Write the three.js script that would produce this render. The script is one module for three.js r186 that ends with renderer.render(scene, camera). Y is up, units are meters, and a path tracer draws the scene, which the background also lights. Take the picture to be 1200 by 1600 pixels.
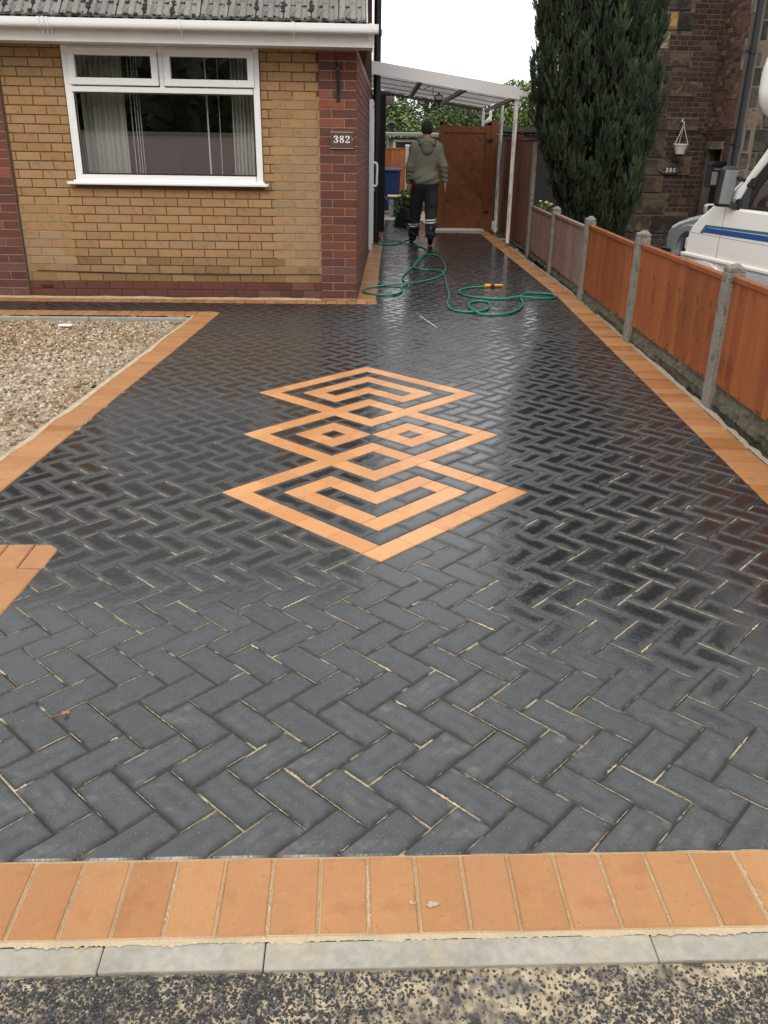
import * as THREE from 'three';
import { mergeGeometries } from 'three/addons/utils/BufferGeometryUtils.js';
import { RoundedBoxGeometry } from 'three/addons/geometries/RoundedBoxGeometry.js';
import { TextGeometry } from 'three/addons/geometries/TextGeometry.js';
import { FontLoader } from 'three/addons/loaders/FontLoader.js';

// ---------------------------------------------------------------- camera, sky, sun, exposure
const scene = new THREE.Scene();
const camera = new THREE.PerspectiveCamera(62.98, 0.75, 0.05, 400);
camera.position.set(-0.1133, 1.4585, 4.4211);
{
  const rx = new THREE.Matrix4().makeRotationX(0.41139), ry = new THREE.Matrix4().makeRotationY(0.04268), rz = new THREE.Matrix4().makeRotationZ(-0.01651);
  const view = rz.multiply(rx).multiply(ry);            // world to camera
  camera.quaternion.setFromRotationMatrix(view.clone().invert());
}
const renderer = new THREE.WebGLRenderer({ antialias: true });
renderer.toneMapping = THREE.LinearToneMapping;
renderer.toneMappingExposure = 1.1;
renderer.shadowMap.enabled = true;
{
  const W = 256, H = 128, d = new Float32Array(W * H * 4);
  for (let j = 0; j < H; j++) for (let i = 0; i < W; i++) {
    const el = ((j + 0.5) / H - 0.5) * Math.PI, a = (i / W) * Math.PI * 2;
    const cl = 0.05 * (Math.sin(3 * a + 4 * el + 1) * Math.sin(6 * el + 2 * a) + 0.6 * Math.sin(7 * a - 5 * el) * Math.cos(9 * el));
    let v = 1.42 + 0.06 * Math.max(0, Math.sin(el)) + cl * Math.min(1, Math.max(0, el * 3));
    if (el < 0) v = 0.35;
    d.set([v * 0.985, v * 1.0, v * 1.025, 1], (j * W + i) * 4);
  }
  const t = new THREE.DataTexture(d, W, H, THREE.RGBAFormat, THREE.FloatType);
  t.mapping = THREE.EquirectangularReflectionMapping; t.magFilter = t.minFilter = THREE.LinearFilter; t.needsUpdate = true;
  scene.background = t; scene.environment = t;
}
const sun = new THREE.DirectionalLight(0xfff3e2, 1.2);
sun.position.set(-3.0, 9.5, 7.5); sun.target.position.set(0, 0, -3);
sun.castShadow = true; sun.shadow.radius = 40;
Object.assign(sun.shadow.camera, { left: -16, right: 16, top: 16, bottom: -16, near: 0.5, far: 60 });
scene.add(sun, sun.target);

// ---------------------------------------------------------------- helpers
let seed = 20240817;
const rnd = () => { seed |= 0; seed = (seed + 0x6D2B79F5) | 0; let t = Math.imul(seed ^ (seed >>> 15), 1 | seed); t = (t + Math.imul(t ^ (t >>> 7), 61 | t)) ^ t; return ((t ^ (t >>> 14)) >>> 0) / 4294967296; };
const rr = (a, b) => a + (b - a) * rnd();
const clamp = (x, a = 0, b = 1) => Math.min(b, Math.max(a, x));
const sstep = (a, b, x) => { const t = clamp((x - a) / (b - a)); return t * t * (3 - 2 * t); };
const mix = (a, b, t) => a + (b - a) * t;
const mix3 = (a, b, t) => [mix(a[0], b[0], t), mix(a[1], b[1], t), mix(a[2], b[2], t)];
const hash = (x, y, s) => { let h = Math.imul(x, 374761393) ^ Math.imul(y, 668265263) ^ Math.imul(s, 974634541); h = Math.imul(h ^ (h >>> 13), 1274126177); return ((h ^ (h >>> 16)) >>> 0) / 4294967296; };
function vnoise(x, y, per, s) {                        // tileable value noise, period per cells
  const xi = Math.floor(x), yi = Math.floor(y), fx = x - xi, fy = y - yi, u = fx * fx * (3 - 2 * fx), v = fy * fy * (3 - 2 * fy);
  const w = (n) => ((n % per) + per) % per;
  const a = hash(w(xi), w(yi), s), b = hash(w(xi + 1), w(yi), s), c = hash(w(xi), w(yi + 1), s), d = hash(w(xi + 1), w(yi + 1), s);
  return a + (b - a) * u + (c - a) * v + (a - b - c + d) * u * v;
}
function fbm(u, v, per, oct, s) { let t = 0, a = 0.5, n = 0; for (let o = 0; o < oct; o++) { t += a * vnoise(u * per, v * per, per, s + o); n += a; a *= 0.55; per *= 2; } return t / n; }
const toS = (c) => (c <= 0.0031308 ? 12.92 * c : 1.055 * Math.pow(c, 1 / 2.4) - 0.055);
function tex(w, h, fn, srgb, metres = 1) {              // fn(u, v) -> linear colour or value
  const d = new Uint8Array(w * h * 4);
  for (let j = 0; j < h; j++) for (let i = 0; i < w; i++) {
    const c = fn((i + 0.5) / w, (j + 0.5) / h), k = (j * w + i) * 4;
    if (srgb) { d[k] = clamp(toS(c[0])) * 255; d[k + 1] = clamp(toS(c[1])) * 255; d[k + 2] = clamp(toS(c[2])) * 255; }
    else { const q = clamp(Array.isArray(c) ? c[0] : c) * 255; d[k] = d[k + 1] = d[k + 2] = q; }
    d[k + 3] = 255;
  }
  const t = new THREE.DataTexture(d, w, h, THREE.RGBAFormat);
  t.wrapS = t.wrapT = THREE.RepeatWrapping; t.magFilter = THREE.LinearFilter; t.minFilter = THREE.LinearFilter;
  if (srgb) t.colorSpace = THREE.SRGBColorSpace;
  t.repeat.set(1 / metres, 1 / metres); t.needsUpdate = true;
  return t;
}
const col = (c) => new THREE.Color().setRGB(c[0], c[1], c[2]);
function mat(name, c, rough = 0.8, extra = {}) { const m = new THREE.MeshStandardMaterial({ color: col(c), roughness: rough, ...extra }); m.name = name; return m; }
const used = {};
function numbered(n) { const k = used[n] = (used[n] ?? -1) + 1; return k ? `${n}_${String(k).padStart(3, '0')}` : n; }
function tag(o, label, category, group, kind) { Object.assign(o.userData, { label }, category ? { category } : {}, group ? { group } : {}, kind ? { kind } : {}); return o; }
function thing(name, label, category, p = [0, 0, 0], turn = 0, group, kind) { const o = new THREE.Group(); o.name = numbered(name); o.position.set(...p); o.rotation.y = turn; scene.add(o); return tag(o, label, category, group, kind); }
function mesh(name, geo, m, parent, kind) { const o = new THREE.Mesh(geo, m); o.name = name; o.castShadow = o.receiveShadow = true; (parent ?? scene).add(o); if (kind) o.userData.kind = kind; return o; }
const V3 = (x, y, z) => new THREE.Vector3(x, y, z);
function metric(g, s = 1, ox = 0, oy = 0) {             // box-projected uv in metres
  g = g.index ? g.toNonIndexed() : g; const p = g.attributes.position, n = p.count, uv = new Float32Array(n * 2);
  if (!g.attributes.normal) g.computeVertexNormals();
  const a = V3(), b = V3(), c = V3();
  for (let i = 0; i < n; i += 3) {
    a.fromBufferAttribute(p, i); b.fromBufferAttribute(p, i + 1); c.fromBufferAttribute(p, i + 2);
    const nn = b.clone().sub(a).cross(c.clone().sub(a)), x = Math.abs(nn.x), y = Math.abs(nn.y), z = Math.abs(nn.z);
    [a, b, c].forEach((q, k) => { const [u, v] = y >= x && y >= z ? [q.x, -q.z] : x >= z ? [q.z, q.y] : [q.x, q.y]; uv[(i + k) * 2] = u * s + ox; uv[(i + k) * 2 + 1] = v * s + oy; });
  }
  g.setAttribute('uv', new THREE.BufferAttribute(uv, 2)); return g;
}
function flat(g) { g = g.index ? g.toNonIndexed() : g; for (const k of Object.keys(g.attributes)) if (!['position', 'normal', 'uv'].includes(k)) g.deleteAttribute(k); return g; }
function merge(list) { return mergeGeometries(list.map(flat)); }
function box(w, h, d, x = 0, y = 0, z = 0, ry = 0, rz = 0, rx = 0) { const g = new THREE.BoxGeometry(w, h, d); if (rx) g.rotateX(rx); if (rz) g.rotateZ(rz); if (ry) g.rotateY(ry); g.translate(x, y, z); return metric(g); }
function rbox(w, h, d, r, x = 0, y = 0, z = 0, ry = 0) { const g = new RoundedBoxGeometry(w, h, d, 2, Math.min(r, w / 2.01, h / 2.01, d / 2.01)); if (ry) g.rotateY(ry); g.translate(x, y, z); return metric(g); }
function cyl(r0, r1, h, x = 0, y = 0, z = 0, n = 16, rx = 0, rz = 0) { const g = new THREE.CylinderGeometry(r1, r0, h, n); if (rx) g.rotateX(rx); if (rz) g.rotateZ(rz); g.translate(x, y, z); return flat(g); }
function tube(pts, r, n = 32, m = 8, closed = false) { return flat(new THREE.TubeGeometry(new THREE.CatmullRomCurve3(pts.map((p) => V3(...p)), closed, 'centripetal'), n, r, m, closed)); }
function bar(a, b, r, n = 10) { const A = V3(...a), B = V3(...b), g = new THREE.CylinderGeometry(r, r, A.distanceTo(B), n); g.applyQuaternion(new THREE.Quaternion().setFromUnitVectors(V3(0, 1, 0), B.clone().sub(A).normalize())); g.translate((A.x + B.x) / 2, (A.y + B.y) / 2, (A.z + B.z) / 2); return flat(g); }
function beam(a, b, w, h) { const A = V3(...a), B = V3(...b), L = A.distanceTo(B), g = new THREE.BoxGeometry(w, h, L); const m = new THREE.Matrix4().lookAt(B, A, V3(0, 1, 0)); g.applyMatrix4(m); g.translate((A.x + B.x) / 2, (A.y + B.y) / 2, (A.z + B.z) / 2); return metric(g); }
function lathe(pts, n = 24) { return flat(new THREE.LatheGeometry(pts.map((p) => new THREE.Vector2(...p)), n)); }
function extr(pts, depth, bevel = 0, holes = []) { const s = new THREE.Shape(pts.map((p) => new THREE.Vector2(...p))); for (const h of holes) s.holes.push(new THREE.Path(h.map((p) => new THREE.Vector2(...p)))); return metric(new THREE.ExtrudeGeometry(s, { depth, bevelEnabled: bevel > 0, bevelSize: bevel, bevelThickness: bevel, bevelSegments: 2, bevelOffset: -bevel })); }
function colored(g, c) { g = flat(g); const n = g.attributes.position.count, a = new Float32Array(n * 3); for (let i = 0; i < n; i++) a.set(c, i * 3); g.setAttribute('color', new THREE.BufferAttribute(a, 3)); return g; }

// chamfered prism over a convex polygon (points [x, z], top at y = 0); uvf maps [x, z] to uv
function inset(poly, d) {
  const n = poly.length; let A = 0; for (let i = 0; i < n; i++) { const p = poly[i], q = poly[(i + 1) % n]; A += p[0] * q[1] - q[0] * p[1]; }
  const s = A > 0 ? 1 : -1, out = [];
  for (let i = 0; i < n; i++) {
    const p0 = poly[(i + n - 1) % n], p1 = poly[i], p2 = poly[(i + 1) % n];
    const n1 = nrm(p0, p1, s), n2 = nrm(p1, p2, s), k = 1 + n1[0] * n2[0] + n1[1] * n2[1];
    const f = d / Math.max(k, 0.35); out.push([p1[0] + (n1[0] + n2[0]) * f, p1[1] + (n1[1] + n2[1]) * f]);
  }
  return out;
}
function nrm(a, b, s) { const x = b[0] - a[0], y = b[1] - a[1], l = Math.hypot(x, y) || 1; return [-y / l * s, x / l * s]; }
function prism(poly, gap, bev, h, uvf) {
  let A = 0; poly.forEach((p, i) => { const q = poly[(i + 1) % poly.length]; A += p[0] * q[1] - q[0] * p[1]; });
  if (A < 0) poly = poly.slice().reverse();
  const outer = inset(poly, gap), top = inset(poly, gap + bev), n = poly.length, P = [], U = [];
  const put = (a, ya, b, yb, c, yc) => { P.push(a[0], ya, a[1], b[0], yb, b[1], c[0], yc, c[1]); for (const q of [a, b, c]) U.push(...uvf(q[0], q[1])); };
  for (let i = 1; i < n - 1; i++) put(top[0], 0, top[i + 1], 0, top[i], 0);
  for (let i = 0; i < n; i++) {
    const j = (i + 1) % n;
    put(top[i], 0, top[j], 0, outer[i], -bev); put(top[j], 0, outer[j], -bev, outer[i], -bev);
    put(outer[i], -bev, outer[j], -bev, outer[i], -h); put(outer[j], -bev, outer[j], -h, outer[i], -h);
  }
  const g = new THREE.BufferGeometry();
  g.setAttribute('position', new THREE.BufferAttribute(new Float32Array(P), 3)); g.setAttribute('uv', new THREE.BufferAttribute(new Float32Array(U), 2));
  g.computeVertexNormals(); return g;
}
function clipHalf(poly, a, b) {                          // keep the side left of a->b seen from above with z down (cross >= 0)
  const out = [], n = poly.length, f = (p) => (b[0] - a[0]) * (p[1] - a[1]) - (b[1] - a[1]) * (p[0] - a[0]);
  for (let i = 0; i < n; i++) { const p = poly[i], q = poly[(i + 1) % n], fp = f(p), fq = f(q); if (fp >= 0) out.push(p); if ((fp >= 0) !== (fq >= 0)) { const t = fp / (fp - fq); out.push([p[0] + (q[0] - p[0]) * t, p[1] + (q[1] - p[1]) * t]); } }
  return out;
}
function clipTo(poly, cell) { let r = poly; for (let i = 0; i < cell.length && r.length; i++) r = clipHalf(r, cell[i], cell[(i + 1) % cell.length]); return r; }
function area(p) { let A = 0; p.forEach((a, i) => { const b = p[(i + 1) % p.length]; A += a[0] * b[1] - b[0] * a[1]; }); return A / 2; }
function ccw(p) { return area(p) < 0 ? p.slice().reverse() : p; }
function clean(p) { return p.filter((a, i) => { const b = p[(i + 1) % p.length]; return Math.hypot(a[0] - b[0], a[1] - b[1]) > 0.004; }); }

// surface nets over a distance function
function nets(f, lo, hi, cell) {
  const nx = Math.ceil((hi[0] - lo[0]) / cell) + 1, ny = Math.ceil((hi[1] - lo[1]) / cell) + 1, nz = Math.ceil((hi[2] - lo[2]) / cell) + 1;
  const F = new Float32Array(nx * ny * nz), id = (i, j, k) => (k * ny + j) * nx + i;
  for (let k = 0; k < nz; k++) for (let j = 0; j < ny; j++) for (let i = 0; i < nx; i++) F[id(i, j, k)] = f(lo[0] + i * cell, lo[1] + j * cell, lo[2] + k * cell);
  const vi = new Int32Array(nx * ny * nz).fill(-1), P = [], I = [];
  const E = [[0, 1], [2, 3], [4, 5], [6, 7], [0, 2], [1, 3], [4, 6], [5, 7], [0, 4], [1, 5], [2, 6], [3, 7]];
  for (let k = 0; k < nz - 1; k++) for (let j = 0; j < ny - 1; j++) for (let i = 0; i < nx - 1; i++) {
    const v = []; let neg = 0; for (let c = 0; c < 8; c++) { const q = F[id(i + (c & 1), j + ((c >> 1) & 1), k + (c >> 2))]; v.push(q); if (q < 0) neg++; }
    if (!neg || neg === 8) continue;
    let x = 0, y = 0, z = 0, n = 0;
    for (const [a, b] of E) if ((v[a] < 0) !== (v[b] < 0)) { const t = v[a] / (v[a] - v[b]); x += mix(a & 1, b & 1, t); y += mix((a >> 1) & 1, (b >> 1) & 1, t); z += mix(a >> 2, b >> 2, t); n++; }
    vi[id(i, j, k)] = P.length / 3; P.push(lo[0] + (i + x / n) * cell, lo[1] + (j + y / n) * cell, lo[2] + (k + z / n) * cell);
  }
  const quad = (a, b, c, d, s) => { if (a < 0 || b < 0 || c < 0 || d < 0) return; s ? I.push(a, b, c, a, c, d) : I.push(a, c, b, a, d, c); };
  for (let k = 1; k < nz - 1; k++) for (let j = 1; j < ny - 1; j++) for (let i = 1; i < nx - 1; i++) {
    const a = F[id(i, j, k)] < 0;
    if (a !== F[id(i + 1, j, k)] < 0) quad(vi[id(i, j - 1, k - 1)], vi[id(i, j, k - 1)], vi[id(i, j, k)], vi[id(i, j - 1, k)], a);
    if (a !== F[id(i, j + 1, k)] < 0) quad(vi[id(i - 1, j, k - 1)], vi[id(i - 1, j, k)], vi[id(i, j, k)], vi[id(i, j, k - 1)], a);
    if (a !== F[id(i, j, k + 1)] < 0) quad(vi[id(i - 1, j - 1, k)], vi[id(i, j - 1, k)], vi[id(i, j, k)], vi[id(i - 1, j, k)], a);
  }
  const g = new THREE.BufferGeometry(); g.setAttribute('position', new THREE.BufferAttribute(new Float32Array(P), 3)); g.setIndex(I); g.computeVertexNormals(); return g;
}
const capsule = (p, a, b, ra, rb) => { const bx = b[0] - a[0], by = b[1] - a[1], bz = b[2] - a[2], px = p[0] - a[0], py = p[1] - a[1], pz = p[2] - a[2]; const t = clamp((px * bx + py * by + pz * bz) / (bx * bx + by * by + bz * bz)); return Math.hypot(px - bx * t, py - by * t, pz - bz * t) - mix(ra, rb, t); };
const ellip = (p, c, r) => { const x = (p[0] - c[0]) / r[0], y = (p[1] - c[1]) / r[1], z = (p[2] - c[2]) / r[2], k = Math.hypot(x, y, z); return (k - 1) * Math.min(r[0], r[1], r[2]); };
const smin = (a, b, k) => { const h = Math.max(k - Math.abs(a - b), 0) / k; return Math.min(a, b) - h * h * k * 0.25; };

// ---------------------------------------------------------------- textures and materials
const grain = tex(256, 256, (u, v) => fbm(u, v, 8, 5, 11), false, 0.4);
const fine = tex(256, 256, (u, v) => 0.6 * fbm(u, v, 32, 3, 5) + 0.4 * vnoise(u * 128, v * 128, 128, 9), false, 0.25);
const orangeTex = tex(512, 512, (u, v) => {
  const a = fbm(u, v, 5, 4, 21), b = fbm(u, v, 40, 3, 22), s = vnoise(u * 150, v * 150, 150, 23), c = fbm(u, v, 12, 3, 24);
  let q = mix3([0.80, 0.78, 0.74], [1.08, 1.06, 1.0], a * 0.6 + b * 0.4); q = mix3(q, [0.72, 0.6, 0.5], sstep(0.6, 0.8, c) * 0.4);
  const k = s > 0.93 ? 1.28 : s < 0.06 ? 0.66 : 1; return q.map((x) => x * k * 0.86);
}, true, 0.6);
// wet film atlas: 8 variants across, 4 rows of wetness, each cell one block 2:1
const AW = 2048, AH = 512;
const wetMask = (u, v) => {                              // 1 = standing film, 0 = damp stone
  const cu = Math.floor(u * 8), cv = Math.floor(v * 4), x = u * 8 - cu, y = v * 4 - cv, s = 100 + cu * 7 + cv * 61;
  const ex = Math.min(x, 1 - x) * 2, ey = Math.min(y, 1 - y), e = Math.min(ex, ey) * 2;    // 0 at the edge, 1 at the middle
  const n = fbm(x * 0.5, y * 0.25, 6, 4, s), f = fbm(x, y * 0.5, 22, 3, s + 9);
  const need = [0.80, 0.52, 0.36, 0.24][cv];
  return sstep(-0.30, 0.34, e * 0.92 + (n - 0.5) * 0.55 + (f - 0.5) * 0.26 - need - 0.02);
};
const paveRough = tex(AW, AH, (u, v) => {
  const cv = Math.floor(v * 4), w = wetMask(u, v), n = fbm(u, v, 96, 3, 77);
  const px = u * 8 - Math.floor(u * 8), py = v * 4 - cv, ed = Math.min(Math.min(px, 1 - px) * 2, Math.min(py, 1 - py)) * 2;
  return mix([mix(0.55, 0.27, sstep(0.05, 0.6, ed)), 0.44, 0.42, 0.36][cv] + (n - 0.5) * 0.26, [0.20, 0.155, 0.145, 0.14][cv] + (n - 0.5) * 0.08, w);
}, false);
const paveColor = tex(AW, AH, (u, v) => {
  const cv = Math.floor(v * 4), w = wetMask(u, v), n = fbm(u * 1, v * 0.25, 64, 4, 51), sp = hash(Math.floor(u * AW / 2), Math.floor(v * AH / 2), 3), st = fbm(u, v * 0.25, 30, 4, 52);
  const px = u * 8 - Math.floor(u * 8), py = v * 4 - cv, ed = Math.min(Math.min(px, 1 - px) * 2, Math.min(py, 1 - py)) * 2, rim = sstep(0.30, 0.02, ed + (n - 0.5) * 0.35);  // rim: damp edges, darkened also to mimic weaker sky reflection than the centre
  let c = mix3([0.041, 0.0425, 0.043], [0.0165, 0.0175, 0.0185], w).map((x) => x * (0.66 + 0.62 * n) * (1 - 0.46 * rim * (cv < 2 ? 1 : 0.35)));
  c = mix3(c, [0.14, 0.14, 0.13], sstep(0.58, 0.78, st) * 0.36 * (1 - w) * (cv === 0 ? 1 : 0.5));
  if (sp > 0.9965) c = mix3(c, [0.34, 0.33, 0.3], 0.75); else if (sp > 0.985) c = c.map((x) => x * 1.5);
  return c;
}, true);
const paveBump = tex(AW, AH, (u, v) => mix(0.55 * fbm(u, v * 0.25, 128, 3, 61) + 0.45 * fbm(u, v * 0.25, 384, 2, 62), 0.62 + 0.12 * fbm(u, v * 0.25, 110, 2, 63), wetMask(u, v)), false);
for (const t of [paveRough, paveColor, paveBump]) t.repeat.set(1, 1);
const M = {};
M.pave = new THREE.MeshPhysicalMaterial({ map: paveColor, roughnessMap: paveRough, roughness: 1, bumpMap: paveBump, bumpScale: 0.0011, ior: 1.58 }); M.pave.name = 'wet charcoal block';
M.orange = [[0.48, 0.232, 0.088], [0.455, 0.213, 0.079], [0.51, 0.25, 0.099], [0.475, 0.224, 0.087], [0.44, 0.197, 0.071]].map((c, i) => mat('ochre block ' + i, c, 0.55, { map: orangeTex, bumpMap: fine, bumpScale: 0.0012 }));
M.orangeWet = [[0.45, 0.202, 0.077], [0.41, 0.178, 0.064], [0.47, 0.218, 0.086]].map((c, i) => mat('wet ochre block ' + i, c, 0.3, { map: orangeTex, roughnessMap: null, bumpMap: fine, bumpScale: 0.0006 }));
M.inlay = [[0.72, 0.345, 0.13], [0.67, 0.305, 0.11], [0.76, 0.375, 0.15]].map((c, i) => mat('inlaid ochre block ' + i, c, 0.32, { map: orangeTex, bumpMap: fine, bumpScale: 0.0006 }));
M.sand = mat('jointing sand', [1, 1, 1], 0.95, { map: tex(1024, 1024, (u, v) => { const a = fbm(u, v, 18, 4, 31), b = fbm(u, v, 160, 2, 32); return mix3([0.035, 0.032, 0.027], [0.50, 0.41, 0.27], sstep(0.56, 0.72, a) * (0.4 + 0.6 * b)); }, true, 1.6), bumpMap: fine, bumpScale: 0.002 });
M.drySand = mat('dry sand', [0.50, 0.40, 0.265], 0.97, { map: tex(256, 256, (u, v) => { const a = fbm(u, v, 6, 5, 33), b = fbm(u, v, 60, 2, 34); const k = 0.7 + 0.45 * a * (0.7 + 0.6 * b); return [k, k, k * 0.98]; }, true, 0.3), bumpMap: fine, bumpScale: 0.004 });
M.conc = mat('concrete edging', [0.43, 0.405, 0.345], 0.85, { map: tex(512, 512, (u, v) => { const a = fbm(u, v, 6, 5, 35), b = fbm(u, v, 50, 3, 36); let c = mix3([0.62, 0.62, 0.60], [1, 1, 0.98], a); c = mix3(c, [1.0, 0.86, 0.62], sstep(0.5, 0.75, fbm(u, v, 14, 5, 37)) * 0.32); return c.map((x) => x * (0.78 + 0.35 * b)); }, true, 0.7), bumpMap: fine, bumpScale: 0.0015 });
const postTex = tex(512, 512, (u, v) => { const a = fbm(u, v, 8, 5, 41), b = fbm(u, v, 70, 3, 42), m = sstep(0.56, 0.7, fbm(u, v, 14, 4, 43)); let c = mix3([0.55, 0.55, 0.52], [1, 0.99, 0.95], a * 0.5 + b * 0.5); c = mix3(c, [0.32, 0.34, 0.25], m * 0.6); if (b > 0.68) c = c.map((x) => x * 0.6); return c; }, true, 0.9);
M.post = mat('weathered concrete post', [0.265, 0.25, 0.222], 0.92, { map: postTex, bumpMap: grain, bumpScale: 0.008 });
M.gravelBoard = mat('mossy gravel board', [0.10, 0.092, 0.066], 0.95, { map: tex(512, 512, (u, v) => { const a = fbm(u, v, 7, 5, 44), b = fbm(u, v, 44, 3, 45); let c = mix3([0.42, 0.4, 0.34], [1, 1, 1], a * b * 2.2); c = mix3(c, [0.7, 0.85, 0.3], sstep(0.55, 0.72, fbm(u, v, 10, 3, 46)) * 0.5); return mix3(c, [1.9, 1.75, 1.4], sstep(0.66, 0.8, fbm(u, v, 20, 3, 47)) * 0.7); }, true, 0.8), bumpMap: grain, bumpScale: 0.02 });
const woodTex = (s, streak) => tex(512, 512, (u, v) => { const a = fbm(u, v * 0.06 + 0.01, 24, 4, s), b = fbm(u, v * 0.12, 70, 3, s + 1), k = fbm(u, v, 6, 4, s + 2), m = sstep(0.60, 0.78, fbm(u, v * 0.35, 12, 3, s + 3)); let c = mix3([0.62, 0.55, 0.5], [1.06, 1.04, 1.0], a * 0.6 + b * 0.2 + k * 0.25); c = mix3(c, [0.42, 0.34, 0.3], m * streak); const kx = (u * 9 + 0.3 * fbm(u, v, 5, 2, s + 7)) % 1, ky = (v * 5 + hash(Math.floor(u * 9), 2, s)) % 1, kd = Math.hypot((kx - 0.5) * 1.6, (ky - 0.5) * 2.6); if (hash(Math.floor(u * 9), Math.floor(v * 5), s + 9) > 0.8) c = mix3(c, [0.33, 0.25, 0.2], sstep(0.30, 0.08, kd) * 0.75); return c; }, true, 1.1);
const wt = woodTex(50, 0.55), wt2 = woodTex(60, 0.8);
M.board = [[0.30, 0.086, 0.022], [0.335, 0.10, 0.026], [0.27, 0.074, 0.018], [0.36, 0.112, 0.03], [0.315, 0.092, 0.023]].map((c, i) => mat('orange stained board ' + i, c, 0.62, { map: wt, bumpMap: wt, bumpScale: 0.0015 }));
M.faded = [[0.30, 0.20, 0.165], [0.27, 0.175, 0.14], [0.33, 0.22, 0.18], [0.26, 0.185, 0.155]].map((c, i) => mat('faded mauve brown board ' + i, c, 0.85, { map: wt2, bumpMap: wt2, bumpScale: 0.002 }));
M.brownBoard = [[0.16, 0.058, 0.03], [0.19, 0.07, 0.036], [0.14, 0.05, 0.026]].map((c, i) => mat('dark brown board ' + i, c, 0.8, { map: wt2, bumpMap: wt2, bumpScale: 0.002 }));
M.gate = [[0.31, 0.112, 0.036], [0.285, 0.10, 0.031], [0.335, 0.123, 0.04]].map((c, i) => mat('varnished gate board ' + i, c, 0.5, { map: wt, bumpMap: wt, bumpScale: 0.001 }));
M.rearBoard = [[0.40, 0.14, 0.05], [0.37, 0.125, 0.043], [0.43, 0.155, 0.058]].map((c, i) => mat('rear fence board ' + i, c, 0.7, { map: wt }));
M.upvc = mat('white plastic', [0.80, 0.80, 0.80], 0.32);
M.upvcDull = mat('weathered white plastic', [0.66, 0.65, 0.63], 0.45, { map: tex(256, 256, (u, v) => { const k = 0.86 + 0.16 * fbm(u, v * 0.3, 8, 4, 70); return [k, k, k * 0.98]; }, true, 1.5) });
M.black = mat('black plastic', [0.012, 0.012, 0.014], 0.45);
M.iron = mat('black iron', [0.02, 0.02, 0.022], 0.5, { metalness: 0.3 });
M.chrome = mat('bright steel', [0.7, 0.7, 0.7], 0.2, { metalness: 1 });
M.white = mat('white paint', [0.78, 0.77, 0.74], 0.5);
const chip = tex(256, 256, (u, v) => { const m = sstep(0.64, 0.7, fbm(u, v, 7, 5, 71)); return mix3([0.95, 0.94, 0.9], [0.30, 0.24, 0.2], m); }, true, 0.5);
M.oldWhite = mat('chipped white paint', [0.72, 0.70, 0.67], 0.6, { map: chip });
M.glass = new THREE.MeshPhysicalMaterial({ color: 0xffffff, transmission: 1, thickness: 0, roughness: 0.01, ior: 1.85 }); M.glass.name = 'window glass';
const brickTex = tex(512, 512, (u, v) => { const a = fbm(u, v, 10, 5, 81), b = fbm(u, v, 90, 2, 82), d = sstep(0.6, 0.76, fbm(u, v, 16, 4, 83)); let c = mix3([0.78, 0.76, 0.72], [1.06, 1.05, 1.02], a * 0.6 + b * 0.4); c = mix3(c, [0.5, 0.46, 0.38], d * 0.35); return b > 0.82 ? c.map((x) => x * 0.7) : c; }, true, 0.8);
const brickMat = (n, c) => mat(n, c, 0.88, { map: brickTex, bumpMap: fine, bumpScale: 0.0025 });
M.buff = [[0.375, 0.228, 0.108], [0.40, 0.247, 0.12], [0.35, 0.207, 0.096], [0.39, 0.225, 0.108], [0.365, 0.235, 0.121]].map((c, i) => brickMat('buff brick ' + i, c));
M.buffDirty = [[0.27, 0.172, 0.078], [0.235, 0.145, 0.063], [0.31, 0.20, 0.098]].map((c, i) => brickMat('grimy buff brick ' + i, c));
M.buffDull = [[0.365, 0.25, 0.138], [0.34, 0.23, 0.128]].map((c, i) => brickMat('limey buff brick ' + i, c));
M.red = [[0.155, 0.053, 0.031], [0.135, 0.046, 0.029], [0.172, 0.058, 0.033], [0.118, 0.045, 0.033], [0.25, 0.078, 0.045]].map((c, i) => brickMat('red brick ' + i, c));
M.redDirty = [[0.125, 0.046, 0.033], [0.10, 0.038, 0.029], [0.15, 0.07, 0.055]].map((c, i) => brickMat('stained red brick ' + i, c));
M.mortarDark = mat('dark mortar', [0.13, 0.07, 0.032], 0.95, { bumpMap: fine, bumpScale: 0.002 });
M.mortarRed = mat('pale mortar', [0.30, 0.22, 0.19], 0.95, { bumpMap: fine, bumpScale: 0.002 });
M.tile = [[0.25, 0.235, 0.225], [0.28, 0.262, 0.248], [0.23, 0.215, 0.21], [0.265, 0.255, 0.25]].map((c, i) => mat('concrete roof tile ' + i, c, 0.9, { map: postTex, bumpMap: grain, bumpScale: 0.004 }));
M.moss = mat('dark moss', [0.022, 0.02, 0.016], 1);

// ---------------------------------------------------------------- ground, road, kerb
const DX = 0.0455;                                      // the drive leans right as it goes back
const bedX = (z) => -0.02 + DX * (-4.43 - z);           // house side wall
const R_EDGE = [[1.655, 3.02], [1.782, 0.952], [1.918, -1.28], [2.133, -4.826], [2.294, -11.49], [2.33, -12.6]];
const rEdge = (z) => { for (let i = 0; i < R_EDGE.length - 1; i++) { const [x0, z0] = R_EDGE[i], [x1, z1] = R_EDGE[i + 1]; if (z <= z0 && z >= z1) return x0 + (x1 - x0) * (z - z0) / (z1 - z0); } return z > 3 ? 1.655 : 2.33; };
const L_TOP = [-1.354, -3.69], L_BOT = [-1.735, 1.40];
const lEdge = (z) => L_TOP[0] + (L_BOT[0] - L_TOP[0]) * (z - L_TOP[1]) / (L_BOT[1] - L_TOP[1]);

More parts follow.
